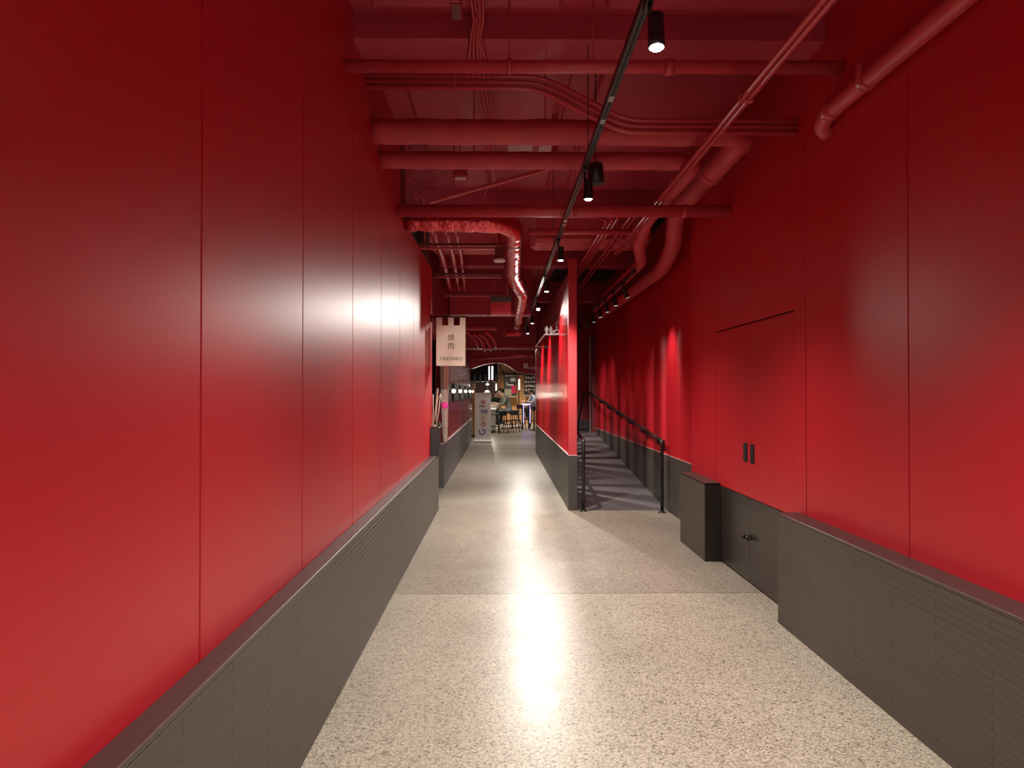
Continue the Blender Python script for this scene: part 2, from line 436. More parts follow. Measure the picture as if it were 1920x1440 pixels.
# ramp, its wall and landing
RY0, RY1, RZ = 9.45, 16.5, 0.60
struct('floor_ramp', MB().prism([(RY0, 0.0), (RY1, RZ), (19.2, RZ), (19.2, -0.02), (RY0, -0.02)], 'x', 0.962, XRAMP + 0.02), M['ramp'],
       'grey ramp rising behind the slatted divider')
wrp = struct('wall_ramp', MB().box(XRAMP + 0.012, 2.35, 7.6, 16.6, 0, ZC), M['dark_red'], 'red wall alongside the ramp')
ra = [7.6, 8.75, 9.9, 11.1, 12.3, 13.5, 14.7, 16.6]
for a, b in zip(ra, ra[1:]):
    MB().bbox(XRAMP, XRAMP + 0.012, a + 0.002, b - 0.002, 0.70, ZC, 0.002).build('panel', M['red'], wrp)
MB().box(XRAMP - 0.003, XRAMP + 0.02, 7.6, 16.6, 0, 0.70).build('plinth_face', M['courses'], wrp)
MB().box(XRAMP - 0.006, XRAMP + 0.02, 7.6, 16.6, 0.70, 0.708).build('cap_strip', M['pink'], wrp)
wre = struct('wall_landing', MB().box(0.9, 3.2, 18.4, 18.6, 0, ZC).box(2.9, 3.2, 16.4, 18.4, 0, ZC).box(2.35, 3.2, 16.3, 16.6, 0, ZC), M['red'],
             'dim red wall closing the landing at the top of the ramp')
MB().box(2.02, 2.12, 16.62, 16.95, RZ, 2.78).build('pilaster', M['dark_red'], wre)
MB().box(1.0, 2.9, 18.37, 18.4, RZ, RZ + 0.2).build('plinth_face', M['slate'], wre)
MB().box(2.0, 2.016, 16.9, 16.94, RZ, 2.78).build('edge_strip', M['steel'], wre)

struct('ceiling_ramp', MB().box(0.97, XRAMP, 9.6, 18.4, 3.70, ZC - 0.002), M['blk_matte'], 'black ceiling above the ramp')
# slatted divider between corridor and ramp
XD0, XD1, YD0, YD1 = 0.85, 0.96, 9.46, 18.6
wd = struct('wall_divider', MB().box(XD0 + 0.001, XD1, YD0 + 0.004, YD1, 0, 0.692), M['plinth_core'], 'slatted red divider on a charcoal plinth between corridor and ramp')
MB().box(XD0, XD0 + 0.004, YD0 + 0.002, YD1, 0, 0.692).build('plinth_face', M['courses'], wd)
MB().box(XD0, XD1, YD0, YD0 + 0.005, 0, 0.692).build('plinth_end', M['courses_v'], wd)
MB().bbox(XD0 - 0.004, XD1 + 0.004, YD0 - 0.004, YD1, 0.692, 0.702, 0.002).build('cap_strip', M['pink'], wd)
MB().bbox(XD0, XD1, YD0, YD0 + 0.09, 0.702, 3.2, 0.003).build('post', M['red'], wd)
MB().bbox(XD0, XD1, YD1 - 0.09, YD1, 0.702, 3.05, 0.003).build('post', M['red'], wd)
MB().bbox(XD0 + 0.005, XD1 - 0.005, YD0 + 0.09, YD1 - 0.09, 2.60, 3.04, 0.003).build('top_panel', M['red_matte'], wd)
slat_me = MB().bbox(XD0 + 0.008, XD1 - 0.008, -0.028, 0.028, 0.702, 2.60, 0.003).mesh('slat', M['red_slat'])
ys = YD0 + 0.16
while ys < YD1 - 0.1:
    o = bpy.data.objects.new('slat', slat_me); COL.objects.link(o); o.parent = wd; o.location = (0, ys, 0); ys += 0.2

# storefront on the left beyond the wall
XS = -0.90
ws = struct('wall_storefront', MB().box(XS - 0.15, XS, 11.7, 22.5, 0, 0.685), M['slate'], 'slatted dark red restaurant front on a slate plinth beyond the left wall')
MB().bbox(XS - 0.16, XS + 0.012, 11.7, 22.5, 0.685, 0.70, 0.002).build('cap_strip', M['pink'], ws)
MB().box(XS - 0.14, XS - 0.12, 11.75, 22.5, 0.70, 2.30).build('backing', M['dark_red'], ws)
MB().bbox(XS - 0.16, XS - 0.015, 9.52, 22.5, 2.30, ZC, 0.003).build('header', M['dark_red'], ws)
slat2 = MB().bbox(XS - 0.12, XS - 0.02, -0.06, 0.06, 0.70, 2.30, 0.003).mesh('slat', M['dark_slat'])
ys = 12.0
while ys < 22.4:
    o = bpy.data.objects.new('slat', slat2); COL.objects.link(o); o.parent = ws; o.location = (0, ys, 0); ys += 0.36
struct('wall_restaurant', MB().box(-3.2, -3.1, 9.4, 22.6, 0, ZC).box(-3.1, -1.05, 9.35, 9.5, 0, ZC).box(-3.1, -1.05, 22.4, 22.55, 0, ZC), M['blk_matte'],
       'black interior wall seen through the restaurant opening')

# end of the corridor: wavy red header, beams
pr = [(885, 691), (893, 688), (905, 684), (918, 681), (935, 680), (945, 682), (955, 687), (963, 693), (972, 698), (985, 700), (1012, 703)]
low = [at(x, y, 21.0) for x, y in pr]
poly = [(-3.0, 2.15)] + [(p.x, p.z) for p in low] + [(2.4, 1.95), (2.4, ZC), (-3.0, ZC)]
struct('trim_4', MB().prism(poly, 'y', 21.0, 21.5), M['red_ceil'], 'dark red header with a shallow arch at the corridor end')
struct('trim_5', MB().bbox(-0.9, 0.52, 12.9, 13.3, 2.84, ZC, 0.005), M['red_ceil'], 'deep dark red beam crossing the corridor behind the hanging banner')
struct('trim_6', MB().bbox(-0.9, 0.84, 17.5, 18.0, 2.52, ZC, 0.005), M['red_ceil'], 'far dark red beam crossing the corridor before the arched header')

# food hall shell
struct('wall_hall', MB().box(-7, 7, 36.0, 36.2, 0, 4.2), M['ply'], 'orange plywood wall at the back of the food hall')
struct('wall_hall_left', MB().box(-7.2, -7, 22.5, 36, 0, 4.2).box(-7, -3.1, 22.4, 22.55, 0, 4.2), M['blk_matte'], 'dark side wall of the food hall on the left')
struct('wall_hall_right', MB().box(7, 7.2, 22.5, 36, 0, 4.2).box(0.97, 7, 19.2, 19.4, 0, 4.2), M['blk_matte'], 'dark side wall of the food hall on the right')
struct('ceiling_hall', MB().box(-7, 7, 22.5, 36.2, 4.0, 4.2), M['blk_matte'], 'black ceiling of the food hall')

# ------------------------------------------------------------------ ceiling services
def pipe(name, label, cat, pts, r, m, n=16, group=None, jit=0.0, step=None, rad=0.0):
    if rad: pts = rounded(pts, rad)
    if step: pts = resample(pts, step)
    lo = min(p[2] for p in pts)
    t = thing(name, label, cat, (pts[0][0], pts[0][1], lo - r), group=group)
    MB().tube(pts, r, n, jit=jit).build('pipe_run', m, t)
    return t
def collar(t, p, d, r, L_=0.04, m=None):
    d = Vector(d).normalized(); p = Vector(p)
    MB().cyl(p - d*L_/2, p + d*L_/2, r, 16).build('collar', m or M['red_pipe'], t)
def rod(t, x, y, z0, z1=ZC, r=0.005, name='hanger_rod'):
    MB().cyl((x, y, z0), (x, y, z1), r, 8).build(name, M['red_pipe'], t)

t = pipe('sprinkler_pipe', 'straight red pipe crossing the ceiling nearest the camera', 'pipe', [(XL, 4.2, 3.335), (XR, 4.2, 3.345)], 0.037, M['red_pipe'])
collar(t, (0.045, 4.2, 3.34), (1, 0, 0), 0.043, 0.03); rod(t, 0.045, 4.2, 3.37); rod(t, 0.52, 4.2, 3.37); collar(t, (0.95, 4.2, 3.34), (1, 0, 0), 0.045, 0.06)
for i, (dz, lab) in enumerate(((0.037, 'uppermost'), (0.0, 'middle'), (-0.037, 'lowest'))):
    t = pipe('bent_conduit', lab + ' of three red conduits that step down together across the ceiling', 'conduit',
             [(XL, 4.85, 3.52 + dz), (0.25 + dz*0.5, 4.85, 3.52 + dz), (0.80 + dz*0.5, 4.85, 3.235 + dz), (XR, 4.85, 3.235 + dz)], 0.0165, M['red_pipe'], 12,
             'stepped conduits', rad=0.12)
    MB().bbox(-0.31, -0.29, 4.828, 4.872, 3.50 + dz, 3.54 + dz, 0.004).build('clamp', M['red_pipe'], t)
t = pipe('lagged_duct', 'thick red lagged pipe crossing the ceiling then turning along the right wall', 'pipe',
         [(XL, 5.1, 3.28), (1.70, 5.1, 3.28), (1.70, 7.2, 3.27), (1.84, 7.95, 3.06), (1.93, 8.9, 2.98), (1.93, 14.5, 2.98)], 0.086, M['red_lag'], 18, jit=0.05, step=0.07, rad=0.22)
collar(t, (1.70, 6.0, 3.275), (0, 1, 0), 0.098, 0.10, M['red_lag']); rod(t, 0.3, 5.1, 3.36); rod(t, 1.70, 6.6, 3.35)
t = pipe('lagged_duct', 'thinner red lagged pipe crossing behind the thick one above the speaker', 'pipe',
         [(XL, 5.42, 3.185), (1.43, 5.42, 3.185), (1.43, 7.3, 3.18), (1.46, 7.9, 3.06), (1.62, 8.6, 3.00), (1.66, 13.5, 3.0)], 0.064, M['red_lag'], 16, jit=0.05, step=0.07, rad=0.2)
collar(t, (1.43, 6.6, 3.18), (0, 1, 0), 0.074, 0.08, M['red_lag']); rod(t, -0.2, 5.42, 3.24)
for x, lab in ((1.315, 'left'), (1.352, 'right')):
    t = pipe('thin_pipe', lab + ' of the two thin red pipes running side by side along the ceiling', 'pipe',
             [(x, -3, 3.102), (x, 8.6, 3.102)], 0.0155, M['red_pipe'], 12, 'twin thin pipes')
    MB().bbox(x - 0.021, x + 0.021, 4.02, 4.06, 3.08, 3.12, 0.004).build('clamp', M['red_pipe'], t)
t = pipe('wall_pipe', 'fat red pipe high along the right wall ending in an elbow', 'pipe',
         [(1.875, -3, 3.10), (1.875, 4.25, 3.10), (1.885, 4.36, 3.06), (1.935, 4.38, 3.03)], 0.047, M['red_pipe'], 18, rad=0.06)
collar(t, (1.875, 3.78, 3.10), (0, 1, 0), 0.055, 0.05); collar(t, (1.875, 4.2, 3.10), (0, 1, 0), 0.054, 0.06)
MB().bbox(1.82, 1.84, 3.76, 3.80, 3.10, 3.18, 0.004).build('clamp_ear', M['red_pipe'], t)
t = pipe('sprinkler_pipe', 'second straight red pipe crossing the ceiling just past the black speaker', 'pipe', [(XL, 6.3, 3.03), (XR, 6.3, 3.035)], 0.052, M['red_pipe'], 18)
rod(t, 0.62, 6.3, 3.08); rod(t, -0.4, 6.3, 3.08); collar(t, (0.62, 6.3, 3.032), (1, 0, 0), 0.057, 0.03); collar(t, (1.55, 6.3, 3.034), (1, 0, 0), 0.058, 0.05)

t = thing('foil_duct', 'crinkled shiny flexible duct turning from the left wall down the corridor', 'duct', (0.12, 6.85, 2.83))
p1 = resample(rounded([(XL + 0.01, 6.85, 3.06), (0.12, 6.85, 3.06), (0.13, 9.2, 2.96), (0.31, 10.8, 2.93), (0.34, 16.4, 2.93)], 0.3), 0.055)
rs = [0.085 + 0.015*min(1, i/20) + 0.006*math.sin(i*2.1) for i in range(len(p1))]
MB().tube(p1, 0.1, 18, jit=0.05, rs=rs).build('foil_sleeve', M['foil'], t)
for i in (24, 48, 70, 95): collar(t, p1[i], p1[i+1] - p1[i-1], 0.108, 0.03, M['steel'])

for i, (x, r, lab) in enumerate(((-0.70, 0.040, 'leftmost and thickest'), (-0.565, 0.033, 'middle'), (-0.465, 0.027, 'rightmost and thinnest'))):
    t = pipe('ceiling_pipe', lab + ' of three glossy pipes running away along the left of the ceiling', 'pipe',
             [(x, 7.05, 3.115 + r), (x - 0.02, 9, 3.115 + r), (x - 0.12, 12.0, 3.115 + r), (x - 0.12, 12.2, 3.5)], r, M['red_gloss'], 14, 'left glossy pipes', jit=0.012, step=0.15, rad=0.15)
for i, (y, lab) in enumerate(((8.0, 'nearest'), (10.0, 'second'), (12.0, 'farthest'))):
    t = thing('strut_hanger', lab + ' of the double strut bars holding the left ceiling pipes', 'strut', (-0.4, y, 3.05), group='pipe struts')
    MB().bbox(XL - 0.02, 0.0, y - 0.02, y + 0.02, 3.068, 3.094, 0.003).build('bar', M['dark_red'], t)
    MB().bbox(XL - 0.02, 0.0, y - 0.02, y + 0.02, 3.030, 3.052, 0.003).build('bar', M['red_pipe'], t)
    for x in (-0.82, -0.05): rod(t, x, y, 3.02)

# five conduits that cross then sweep down the corridor on the right
for i, (x, lab) in enumerate(((1.03, 'first'), (1.08, 'second'), (1.13, 'third'), (1.25, 'fourth'), (1.31, 'fifth'))):
    t = pipe('swept_conduit', lab + ' from the left of five thin red conduits sweeping round above the divider', 'conduit',
             [(0.28, 7.05 - i*0.05, 3.16 + 0.012*i), (x, 7.05 - i*0.05, 3.16 + 0.012*i), (x, 18.0, 3.16 + 0.012*i)], 0.013, M['red_pipe'], 10, 'swept conduits', rad=0.30)
    MB().bbox(x - 0.02, x + 0.02, 8.4, 8.43, 3.14 + 0.012*i, 3.18 + 0.012*i, 0.004).build('clamp', M['red_pipe'], t)
pipe('cross_pipe', 'slim red pipe crossing behind the swept conduits', 'pipe', [(0.27, 7.5, 3.115), (1.34, 7.5, 3.115)], 0.03, M['red_pipe'], 14)
tg = thing('square_duct', 'boxy red lagged duct above the divider behind the swept conduits', 'duct', (0.7, 9.0, 3.2))
MB().bbox(0.36, 1.75, 8.65, 9.2, 3.24, 3.70, 0.04).build('casing', M['red_lag'], tg)
MB().bbox(0.35, 1.76, 8.9, 8.96, 3.23, 3.71, 0.01).build('flange', M['red_pipe'], tg)
tg = thing('square_duct', 'boxy red duct crossing above the three glossy pipes on the left', 'duct', (-0.4, 9.4, 3.24))
MB().bbox(-0.87, 0.0, 9.0, 9.6, 3.26, 3.65, 0.04).build('casing', M['red_lag'], tg)
MB().bbox(-0.88, 0.01, 9.2, 9.26, 3.25, 3.66, 0.01).build('flange', M['red_pipe'], tg)

# diagonal brace, junction box, cables
a, b = at(806, 379, 5.95), at(1040, 313, 5.95)
tb = thing('diagonal_brace', 'slanting red strut below the ceiling between the crossing pipes', 'strut', a)
MB().tube([a, b], 0.017, 6, smooth=False).build('bar', M['red_pipe'], tb)
MB().bbox(b.x - 0.02, b.x + 0.03, b.y - 0.02, b.y + 0.02, b.z - 0.02, ZC - 0.034, 0.004).build('bracket', M['red_pipe'], tb)
p = at(863, 324, 6.6)
tb = thing('junction_box', 'small red junction box under the ceiling left of the diagonal strut', 'box', (p.x, p.y, p.z - 0.05))
MB().bbox(p.x - 0.06, p.x + 0.06, p.y - 0.05, p.y + 0.05, p.z - 0.045, p.z + 0.045, 0.006).build('housing', M['red_pipe'], tb)
MB().bbox(p.x - 0.05, p.x + 0.05, p.y - 0.04, p.y + 0.04, p.z - 0.055, p.z - 0.045, 0.003).build('cover', M['pink'], tb)  # pale colour paints the lit underside of the box
rod(tb, p.x, p.y, p.z + 0.04)
names = ['leftmost', 'second from left', 'third from left', 'fourth from left', 'rightmost']
for i, (x0, x1) in enumerate(((858, 893), (868, 898), (880, 903), (889, 906), (914, 909))):
    pts = []
    for k in range(13):
        s_ = k/12; y_ = 0.6 + 3.7*s_
        x_ = (at(x0, 0, 3.9).x)*(1 - s_**1.6) + at(x1, 110, 4.7).x*s_**1.6
        pts.append((x_, y_, 3.66 - 0.02*math.sin(s_*9 + i) + 0.01*(i % 2)))
    pts += [(pts[-1][0] - 0.02, 4.36, 3.58), (pts[-1][0] - 0.02 + 0.02*i - 0.04, 4.8, 3.57 - 0.005*i), (pts[-1][0] + 0.01*i, 5.6, 3.55), (pts[-1][0] + 0.03, 6.6, 3.5 - 0.03*i), (pts[-1][0] - 0.02*i, 7.8, 3.55)]
    t = thing('ceiling_cable', names[i] + ' cable of the loose bundle on the ceiling', 'cable', pts[0], group='loose ceiling cables')
    MB().tube(pts, 0.008, 8).build('cable_run', M['red_pipe'], t)
    MB().bbox(pts[6][0] - 0.012, pts[6][0] + 0.012, pts[6][1] - 0.01, pts[6][1] + 0.01, pts[6][2] - 0.01, ZC - 0.02, 0.002).build('clip', M['red_pipe'], t)
tb = thing('cable_box', 'square red bracket box beside the ceiling cable bundle', 'box', (at(855, 95, 4.25).x, 4.1, 3.6))
q = at(855, 95, 4.1)
MB().bbox(q.x - 0.03, q.x + 0.03, 4.0, 4.2, 3.60, 3.72, 0.004).build('housing', M['red_pipe'], tb)
MB().bbox(q.x - 0.025, q.x + 0.025, 4.01, 4.19, 3.594, 3.601, 0.002).build('cover', M['dark_red'], tb)
for i, dx in enumerate((0, 0.035)):
    p0, p1_ = at(758 + i*8, 312, 6.2), at(783 + i*10, 378, 6.25)
    t = thing('drop_cable', ('left' if i == 0 else 'right') + ' of two slack cables hanging by the left wall above the second pipe', 'cable', p1_, group='slack drop cables')
    pts = [p0 + (p1_ - p0)*(k/10) + Vector((0.02*math.sin(k*1.3 + i), 0, 0.01*math.cos(k*2))) for k in range(11)]
    MB().tube([(p0.x, p0.y, ZC)] + pts, 0.008, 8).build('cable_run', M['red_pipe'], t)
    MB().sphere(p0, 0.012, 8, 6).build('clip', M['red_pipe'], t)

# speaker
p = at(1117, 325, 5.25)
ts = thing('pendant_speaker', 'black tapered cylindrical speaker hanging beside the light track', 'speaker', (p.x, p.y, p.z - 0.07))
MB().tube([(p.x, p.y, p.z - 0.068), (p.x, p.y, p.z + 0.05), (p.x, p.y, p.z + 0.068)], 0.06, 24, rs=[0.062, 0.052, 0.045]).build('housing', M['blk'], ts)
MB().cyl((p.x, p.y, p.z - 0.074), (p.x, p.y, p.z - 0.066), 0.056, 24).build('grille', M['blk_matte'], ts)
MB().cyl((p.x, p.y, p.z + 0.06), (p.x, p.y, ZC), 0.004, 8).build('cord', M['blk'], ts)

# round detector and grey box
p = at(936, 480, 7.7)
td = thing('ceiling_detector', 'white round disc below a small dark red box hanging near the shiny duct', 'detector', (p.x, p.y, p.z - 0.07))
MB().bbox(p.x - 0.045, p.x + 0.045, p.y - 0.045, p.y + 0.045, p.z - 0.03, p.z + 0.08, 0.004).build('junction_box', M['dark_red'], td)
MB().tube([(p.x, p.y, p.z - 0.03), (p.x, p.y, p.z - 0.045), (p.x, p.y, p.z - 0.062)], 0.06, 22, rs=[0.055, 0.066, 0.05]).build('disc', M['white'], td)
rod(td, p.x - 0.02, p.y, p.z + 0.08); rod(td, p.x + 0.03, p.y, p.z + 0.08)
p = at(939, 573, 10.2)
tx = thing('hanging_box', 'hanging glossy red box with a grey top band in mid corridor', 'sign box', (p.x, p.y, p.z - 0.13))
MB().bbox(p.x - 0.14, p.x + 0.14, p.y - 0.05, p.y + 0.05, p.z + 0.045, p.z + 0.125, 0.006).build('grey_housing', M['slate'], tx)
MB().bbox(p.x - 0.138, p.x + 0.138, p.y - 0.03, p.y + 0.03, p.z - 0.125, p.z + 0.045, 0.004).build('glossy_face', M['mirror_red'], tx)
MB().bbox(p.x - 0.14, p.x + 0.14, p.y - 0.034, p.y + 0.034, p.z - 0.134, p.z - 0.122, 0.002).build('bottom_rail', M['pink'], tx)
for dx in (-0.09, 0.09): rod(tx, p.x + dx, p.y, p.z + 0.12)

# far flexible ducts behind the banner
for i, (x, y, ln) in enumerate(((890, 634, 'leftmost'), (903, 638, 'second'), (914, 638, 'third'), (924, 634, 'rightmost'))):
    p = at(x, y, 16.0)
    t = thing('flex_duct', ln + ' of four small flexible ducts drooping from the far ceiling', 'duct', (p.x, 16, p.z - 0.15), group='far flexible ducts')
    pts = [(p.x - 0.18, 15.7, p.z + 0.12), (p.x - 0.05, 15.85, p.z + 0.05), (p.x + 0.02, 16.0, p.z - 0.05), (p.x + 0.06, 16.15, p.z - 0.16)]
    MB().tube(resample(rounded(pts, 0.1), 0.03), 0.036, 12, jit=0.06).build('sleeve', M['red_ceil'], t)
    MB().cyl((p.x + 0.055, 16.13, p.z - 0.15), (p.x + 0.075, 16.2, p.z - 0.2), 0.040, 12).build('end_ring', M['steel'], t)
tt = thing('duct_tray', 'dark red tray the four far flexible ducts hang from', 'tray', (-0.4, 15.8, 2.85))
MB().bbox(-0.86, -0.1, 15.5, 15.8, 2.80, 2.86, 0.01).build('tray_pan', M['red_lag'], tt)
for x in (-0.8, -0.15): rod(tt, x, 15.65, 2.85)
q = at(960, 627, 15.5)
tq = thing('foil_collar', 'crumpled foil end of the shiny duct in the distance', 'duct', (q.x, 15.5, q.z - 0.1))
MB().tube(resample([(q.x - 0.16, 15.3, q.z), (q.x + 0.16, 15.6, q.z + 0.04)], 0.03), 0.06, 14, jit=0.18).build('foil_sleeve', M['red_lag'], tq)
rod(tq, q.x, 15.45, q.z + 0.05)
t = pipe('cross_pipe', 'slim red pipe crossing the far ceiling below the drooping ducts', 'pipe', [at(905, 653, 17.0), at(1000, 648, 17.0)], 0.03, M['red_pipe'], 12)
for x in (910, 960): rod(t, at(x, 650, 17).x, 17.0, 2.53)
t = pipe('cross_pipe', 'slim red pipe crossing just before the arched header', 'pipe', [at(885, 672, 20.0), at(1000, 668, 20.0)], 0.04, M['red_pipe'], 12)
for x in (900, 970): rod(t, at(x, 670, 20).x, 20.0, 2.45)

# ------------------------------------------------------------------ light track and spotlights
TX, TZ = 0.525, 2.92
tk = thing('light_track', 'long black lighting track running down the corridor ceiling', 'track', (TX, -5.2, TZ))
MB().bbox(TX - 0.018, TX + 0.018, -5.2, 23.5, TZ - 0.018, TZ + 0.018, 0.003).build('rail', M['blk'], tk)
MB().box(TX - 0.005, TX + 0.005, -5.2, 23.5, TZ - 0.0186, TZ - 0.012).build('slot', M['blk_matte'], tk)
for y in (3.55, 3.85, 6.1, 6.25, 9.9, 14.0):
    MB().bbox(TX - 0.013, TX + 0.013, y - 0.03, y + 0.03, TZ - 0.0215, TZ - 0.0175, 0.001).build('connector', M['steel'], tk)
for y in range(-5, 23, 3):
    MB().cyl((TX, y + 0.5, TZ + 0.015), (TX, y + 0.5, ZC if y < 21 else 4.0), 0.003, 6).build('hanger_wire', M['blk'], tk)

ad = MB().bbox(-0.014, 0.014, -0.07, 0.07, -0.045, -0.018, 0.003).mesh('adapter', M['blk'])
stm = MB().cyl((0, 0, -0.045), (0, 0, -0.085), 0.008, 10).mesh('stem', M['blk'])
hd = MB().tube([(0, 0, 0.062), (0, 0, -0.058), (0, 0, -0.062), (0, 0, -0.062), (0, 0, -0.045)], 0.03, 24, caps=False, rs=[0.028, 0.030, 0.030, 0.0265, 0.0262])
hd.add([(0.028*math.cos(k*math.pi/12), 0.028*math.sin(k*math.pi/12), 0.062) for k in range(24)], [list(range(24))])
hd = hd.mesh('head', M['blk'])
ln = MB().tube([(0, 0, -0.050), (0, 0, -0.062), (0, 0, -0.067), (0, 0, -0.070)], 0.026, 20, rs=[0.026, 0.026, 0.020, 0.008]).mesh('lens', M['lens'])
ln_flat = MB().tube([(0, 0, -0.050), (0, 0, -0.0632)], 0.026, 20).mesh('lens', M['lens_dim'])
def spotlight(y, label, tilt=0.0, roll=0.0, power=1.0, tx=TX, tz=TZ, size=128, blend=1.0, group='corridor track spotlights', shadow=0.026, yaw=0.0):
    t = thing('track_spotlight', label, 'spotlight', (tx, y, tz), group=group)
    link('adapter', ad, t, True); link('stem', stm, t, True)
    h = link('head', hd, t, True)
    h.location = (0.022, 0, -0.145); h.rotation_euler = (R(-tilt), R(roll), R(yaw))
    link('lens', ln if tx == TX else ln_flat, h, True)
    L_ = bpy.data.lights.new('spot_beam', 'SPOT'); L_.energy = SPOT_W*power; L_.color = SPOT_COL
    L_.spot_size = R(size); L_.spot_blend = blend; L_.shadow_soft_size = shadow
    lo = bpy.data.objects.new('spot_beam', L_); COL.objects.link(lo); lo.parent = h; lo.location = (0, 0, -0.08)
    return t
ords = ['first', 'second', 'third', 'fourth', 'fifth', 'sixth', 'seventh', 'eighth', 'ninth', 'tenth']
ysp = [2.62, 4.68, 6.86, 9.0, 11.1, 13.2, 15.5, 17.7, 19.9, 22.0]
for i, y in enumerate(ysp):
    spotlight(y, ords[i] + ' spotlight from the camera on the long corridor track', tilt=(8, 0, 0, 0, 38, 0, 0, 0, 40, 0)[i], roll=0, power=(1.7 if i == 4 else 1.0))
for i, y in enumerate((0.45, -1.7, -3.85)):
    spotlight(y, ('spotlight on the long track just above the camera', 'spotlight on the long track just behind the camera', 'spotlight on the long track farthest behind the camera')[i], power=1.0)

spotlight(1.2, 'added unseen spotlight on the long track above the camera, tilted to light the flag and divider post', tilt=-77, roll=0, yaw=4.0, power=4.2, size=24, blend=0.35)  # extra head added out of view to light the flag and post
# ramp track and spotlights
RX, RZT = 1.5, 2.86
tk = thing('light_track', 'short black lighting track hanging over the ramp', 'track', (RX, 8.4, RZT))
MB().bbox(RX - 0.018, RX + 0.018, 8.4, 15.2, RZT - 0.018, RZT + 0.018, 0.003).build('rail', M['blk'], tk)
MB().bbox(RX - 0.022, RX + 0.022, 8.36, 8.5, RZT - 0.022, RZT + 0.03, 0.004).build('end_feed', M['blk'], tk)
for y in (8.6, 11.5, 14.5): MB().cyl((RX, y, RZT), (RX, y, ZC), 0.003, 6).build('hanger_wire', M['blk'], tk)
for i, y in enumerate((9.15, 9.95, 10.75, 11.5, 12.3, 13.2, 14.4)):
    spotlight(y, ords[i] + ' spotlight from the near end of the ramp track', tilt=(-42 if i > 4 else 0), roll=(-28 if i == 0 else -8), power=(0.32 if i == 0 else 0.16 if i < 5 else 0.45), tx=RX, tz=RZT, size=62, group='ramp track spotlights')

# ------------------------------------------------------------------ handrails
def rail(label, pts, brackets, xw):
    t = thing('handrail', label, 'handrail', pts[0])
    MB().tube(rounded(pts, 0.09), 0.021, 14).build('rail_tube', M['blk'], t)
    x, y, z = pts[0]
    MB().tube([(x, y, z), (x, y, z + 0.008), (x, y, z + 0.02)], 0.05, 18, rs=[0.048, 0.046, 0.024]).build('base_flange', M['blk'], t)
    for (yb, zb) in brackets:
        xr = pts[1][0]; s_ = 1 if xw > xr else -1
        br = MB().prism([(xr, zb - 0.02), (xr, zb - 0.075), (xw - s_*0.004, zb - 0.115), (xw - s_*0.004, zb - 0.055)], 'y', yb - 0.02, yb + 0.02)
        br.bbox(min(xw - s_*0.008, xw), max(xw - s_*0.008, xw), yb - 0.035, yb + 0.035, zb - 0.17, zb - 0.03, 0.002).build('bracket', M['blk'], t)
    return t
def rampz(y): return max(0, min(RZ, (y - RY0)/(RY1 - RY0)*RZ))
xr_ = 2.0
rail('black tubular handrail on brackets along the red ramp wall',
     [(xr_, 9.28, 0), (xr_, 9.28, 0.90), (xr_, 9.5, 0.905), (xr_, 16.6, 1.47), (xr_, 17.0, 1.475), (1.90, 17.2, 1.47), (1.80, 17.45, 0.75), (1.80, 17.45, RZ)],
     [(y, 0.905 + (y - 9.5)/7.1*0.565) for y in (9.6, 10.7, 11.85, 13.0, 14.1, 15.2)], XRAMP)
rail('black tubular handrail post at the end of the slatted divider',
     [(1.035, 9.4, 0), (1.035, 9.4, 0.90), (1.035, 9.62, 0.905), (1.035, 15.5, 1.36)],
     [(y, 0.905 + (y - 9.62)/5.88*0.455) for y in (9.9, 11.1, 12.3, 13.5, 14.7)], XD1)

# ------------------------------------------------------------------ restaurant flag, wall lamps, drape, planter
YF = 9.35
p0, p1_ = at(818, 595, YF), at(873, 686, YF)
tf = thing('hanging_flag', 'cream YAKINIKU cloth flag hanging from a black wall bracket', 'flag', (p0.x, YF, p1_.z))
W_, H_ = p1_.x - p0.x, p0.z - p1_.z
gx, gz = 24, 36
tabs = [(0, 0.205), (0.405, 0.595), (0.80, 1.0)]
def wave(u, v): return 0.012*math.sin(u*5 + 1) * v + 0.006*math.sin(u*11 + v*6)*v
vs, fs, id_ = [], [], {}
def vid(u, v, s_):
    k = (round(u, 4), round(v, 4), s_)
    if k not in id_:
        id_[k] = len(vs); vs.append((p0.x + u*W_, YF + wave(u, v) + s_*0.003, p0.z - v*H_))
    return id_[k]
us = sorted(set([i/gx for i in range(gx+1)] + [q for a in tabs for q in a])); vz = [i/gz for i in range(gz+1)]
cells = set()
tabv = 0.165
vz = sorted(set(vz + [tabv]))
for i in range(len(us)-1):
    for j in range(len(vz)-1):
        uc, vc = (us[i]+us[i+1])/2, (vz[j]+vz[j+1])/2
        if vc > tabv or any(a <= uc <= b for a, b in tabs): cells.add((i, j))
for (i, j) in cells:
    a, b, c, d = us[i], us[i+1], vz[j], vz[j+1]
    fs.append([vid(a, d, 0), vid(b, d, 0), vid(b, c, 0), vid(a, c, 0)])
    fs.append([vid(a, c, 1), vid(b, c, 1), vid(b, d, 1), vid(a, d, 1)])
    for (di, dj, e0, e1) in ((-1, 0, (a, c), (a, d)), (1, 0, (b, d), (b, c)), (0, -1, (b, c), (a, c)), (0, 1, (a, d), (b, d))):
        if (i+di, j+dj) not in cells:
            fs.append([vid(*e0, 0), vid(*e1, 0), vid(*e1, 1), vid(*e0, 1)])
MB().add(vs, fs, True).build('cloth', M['cream'], tf)
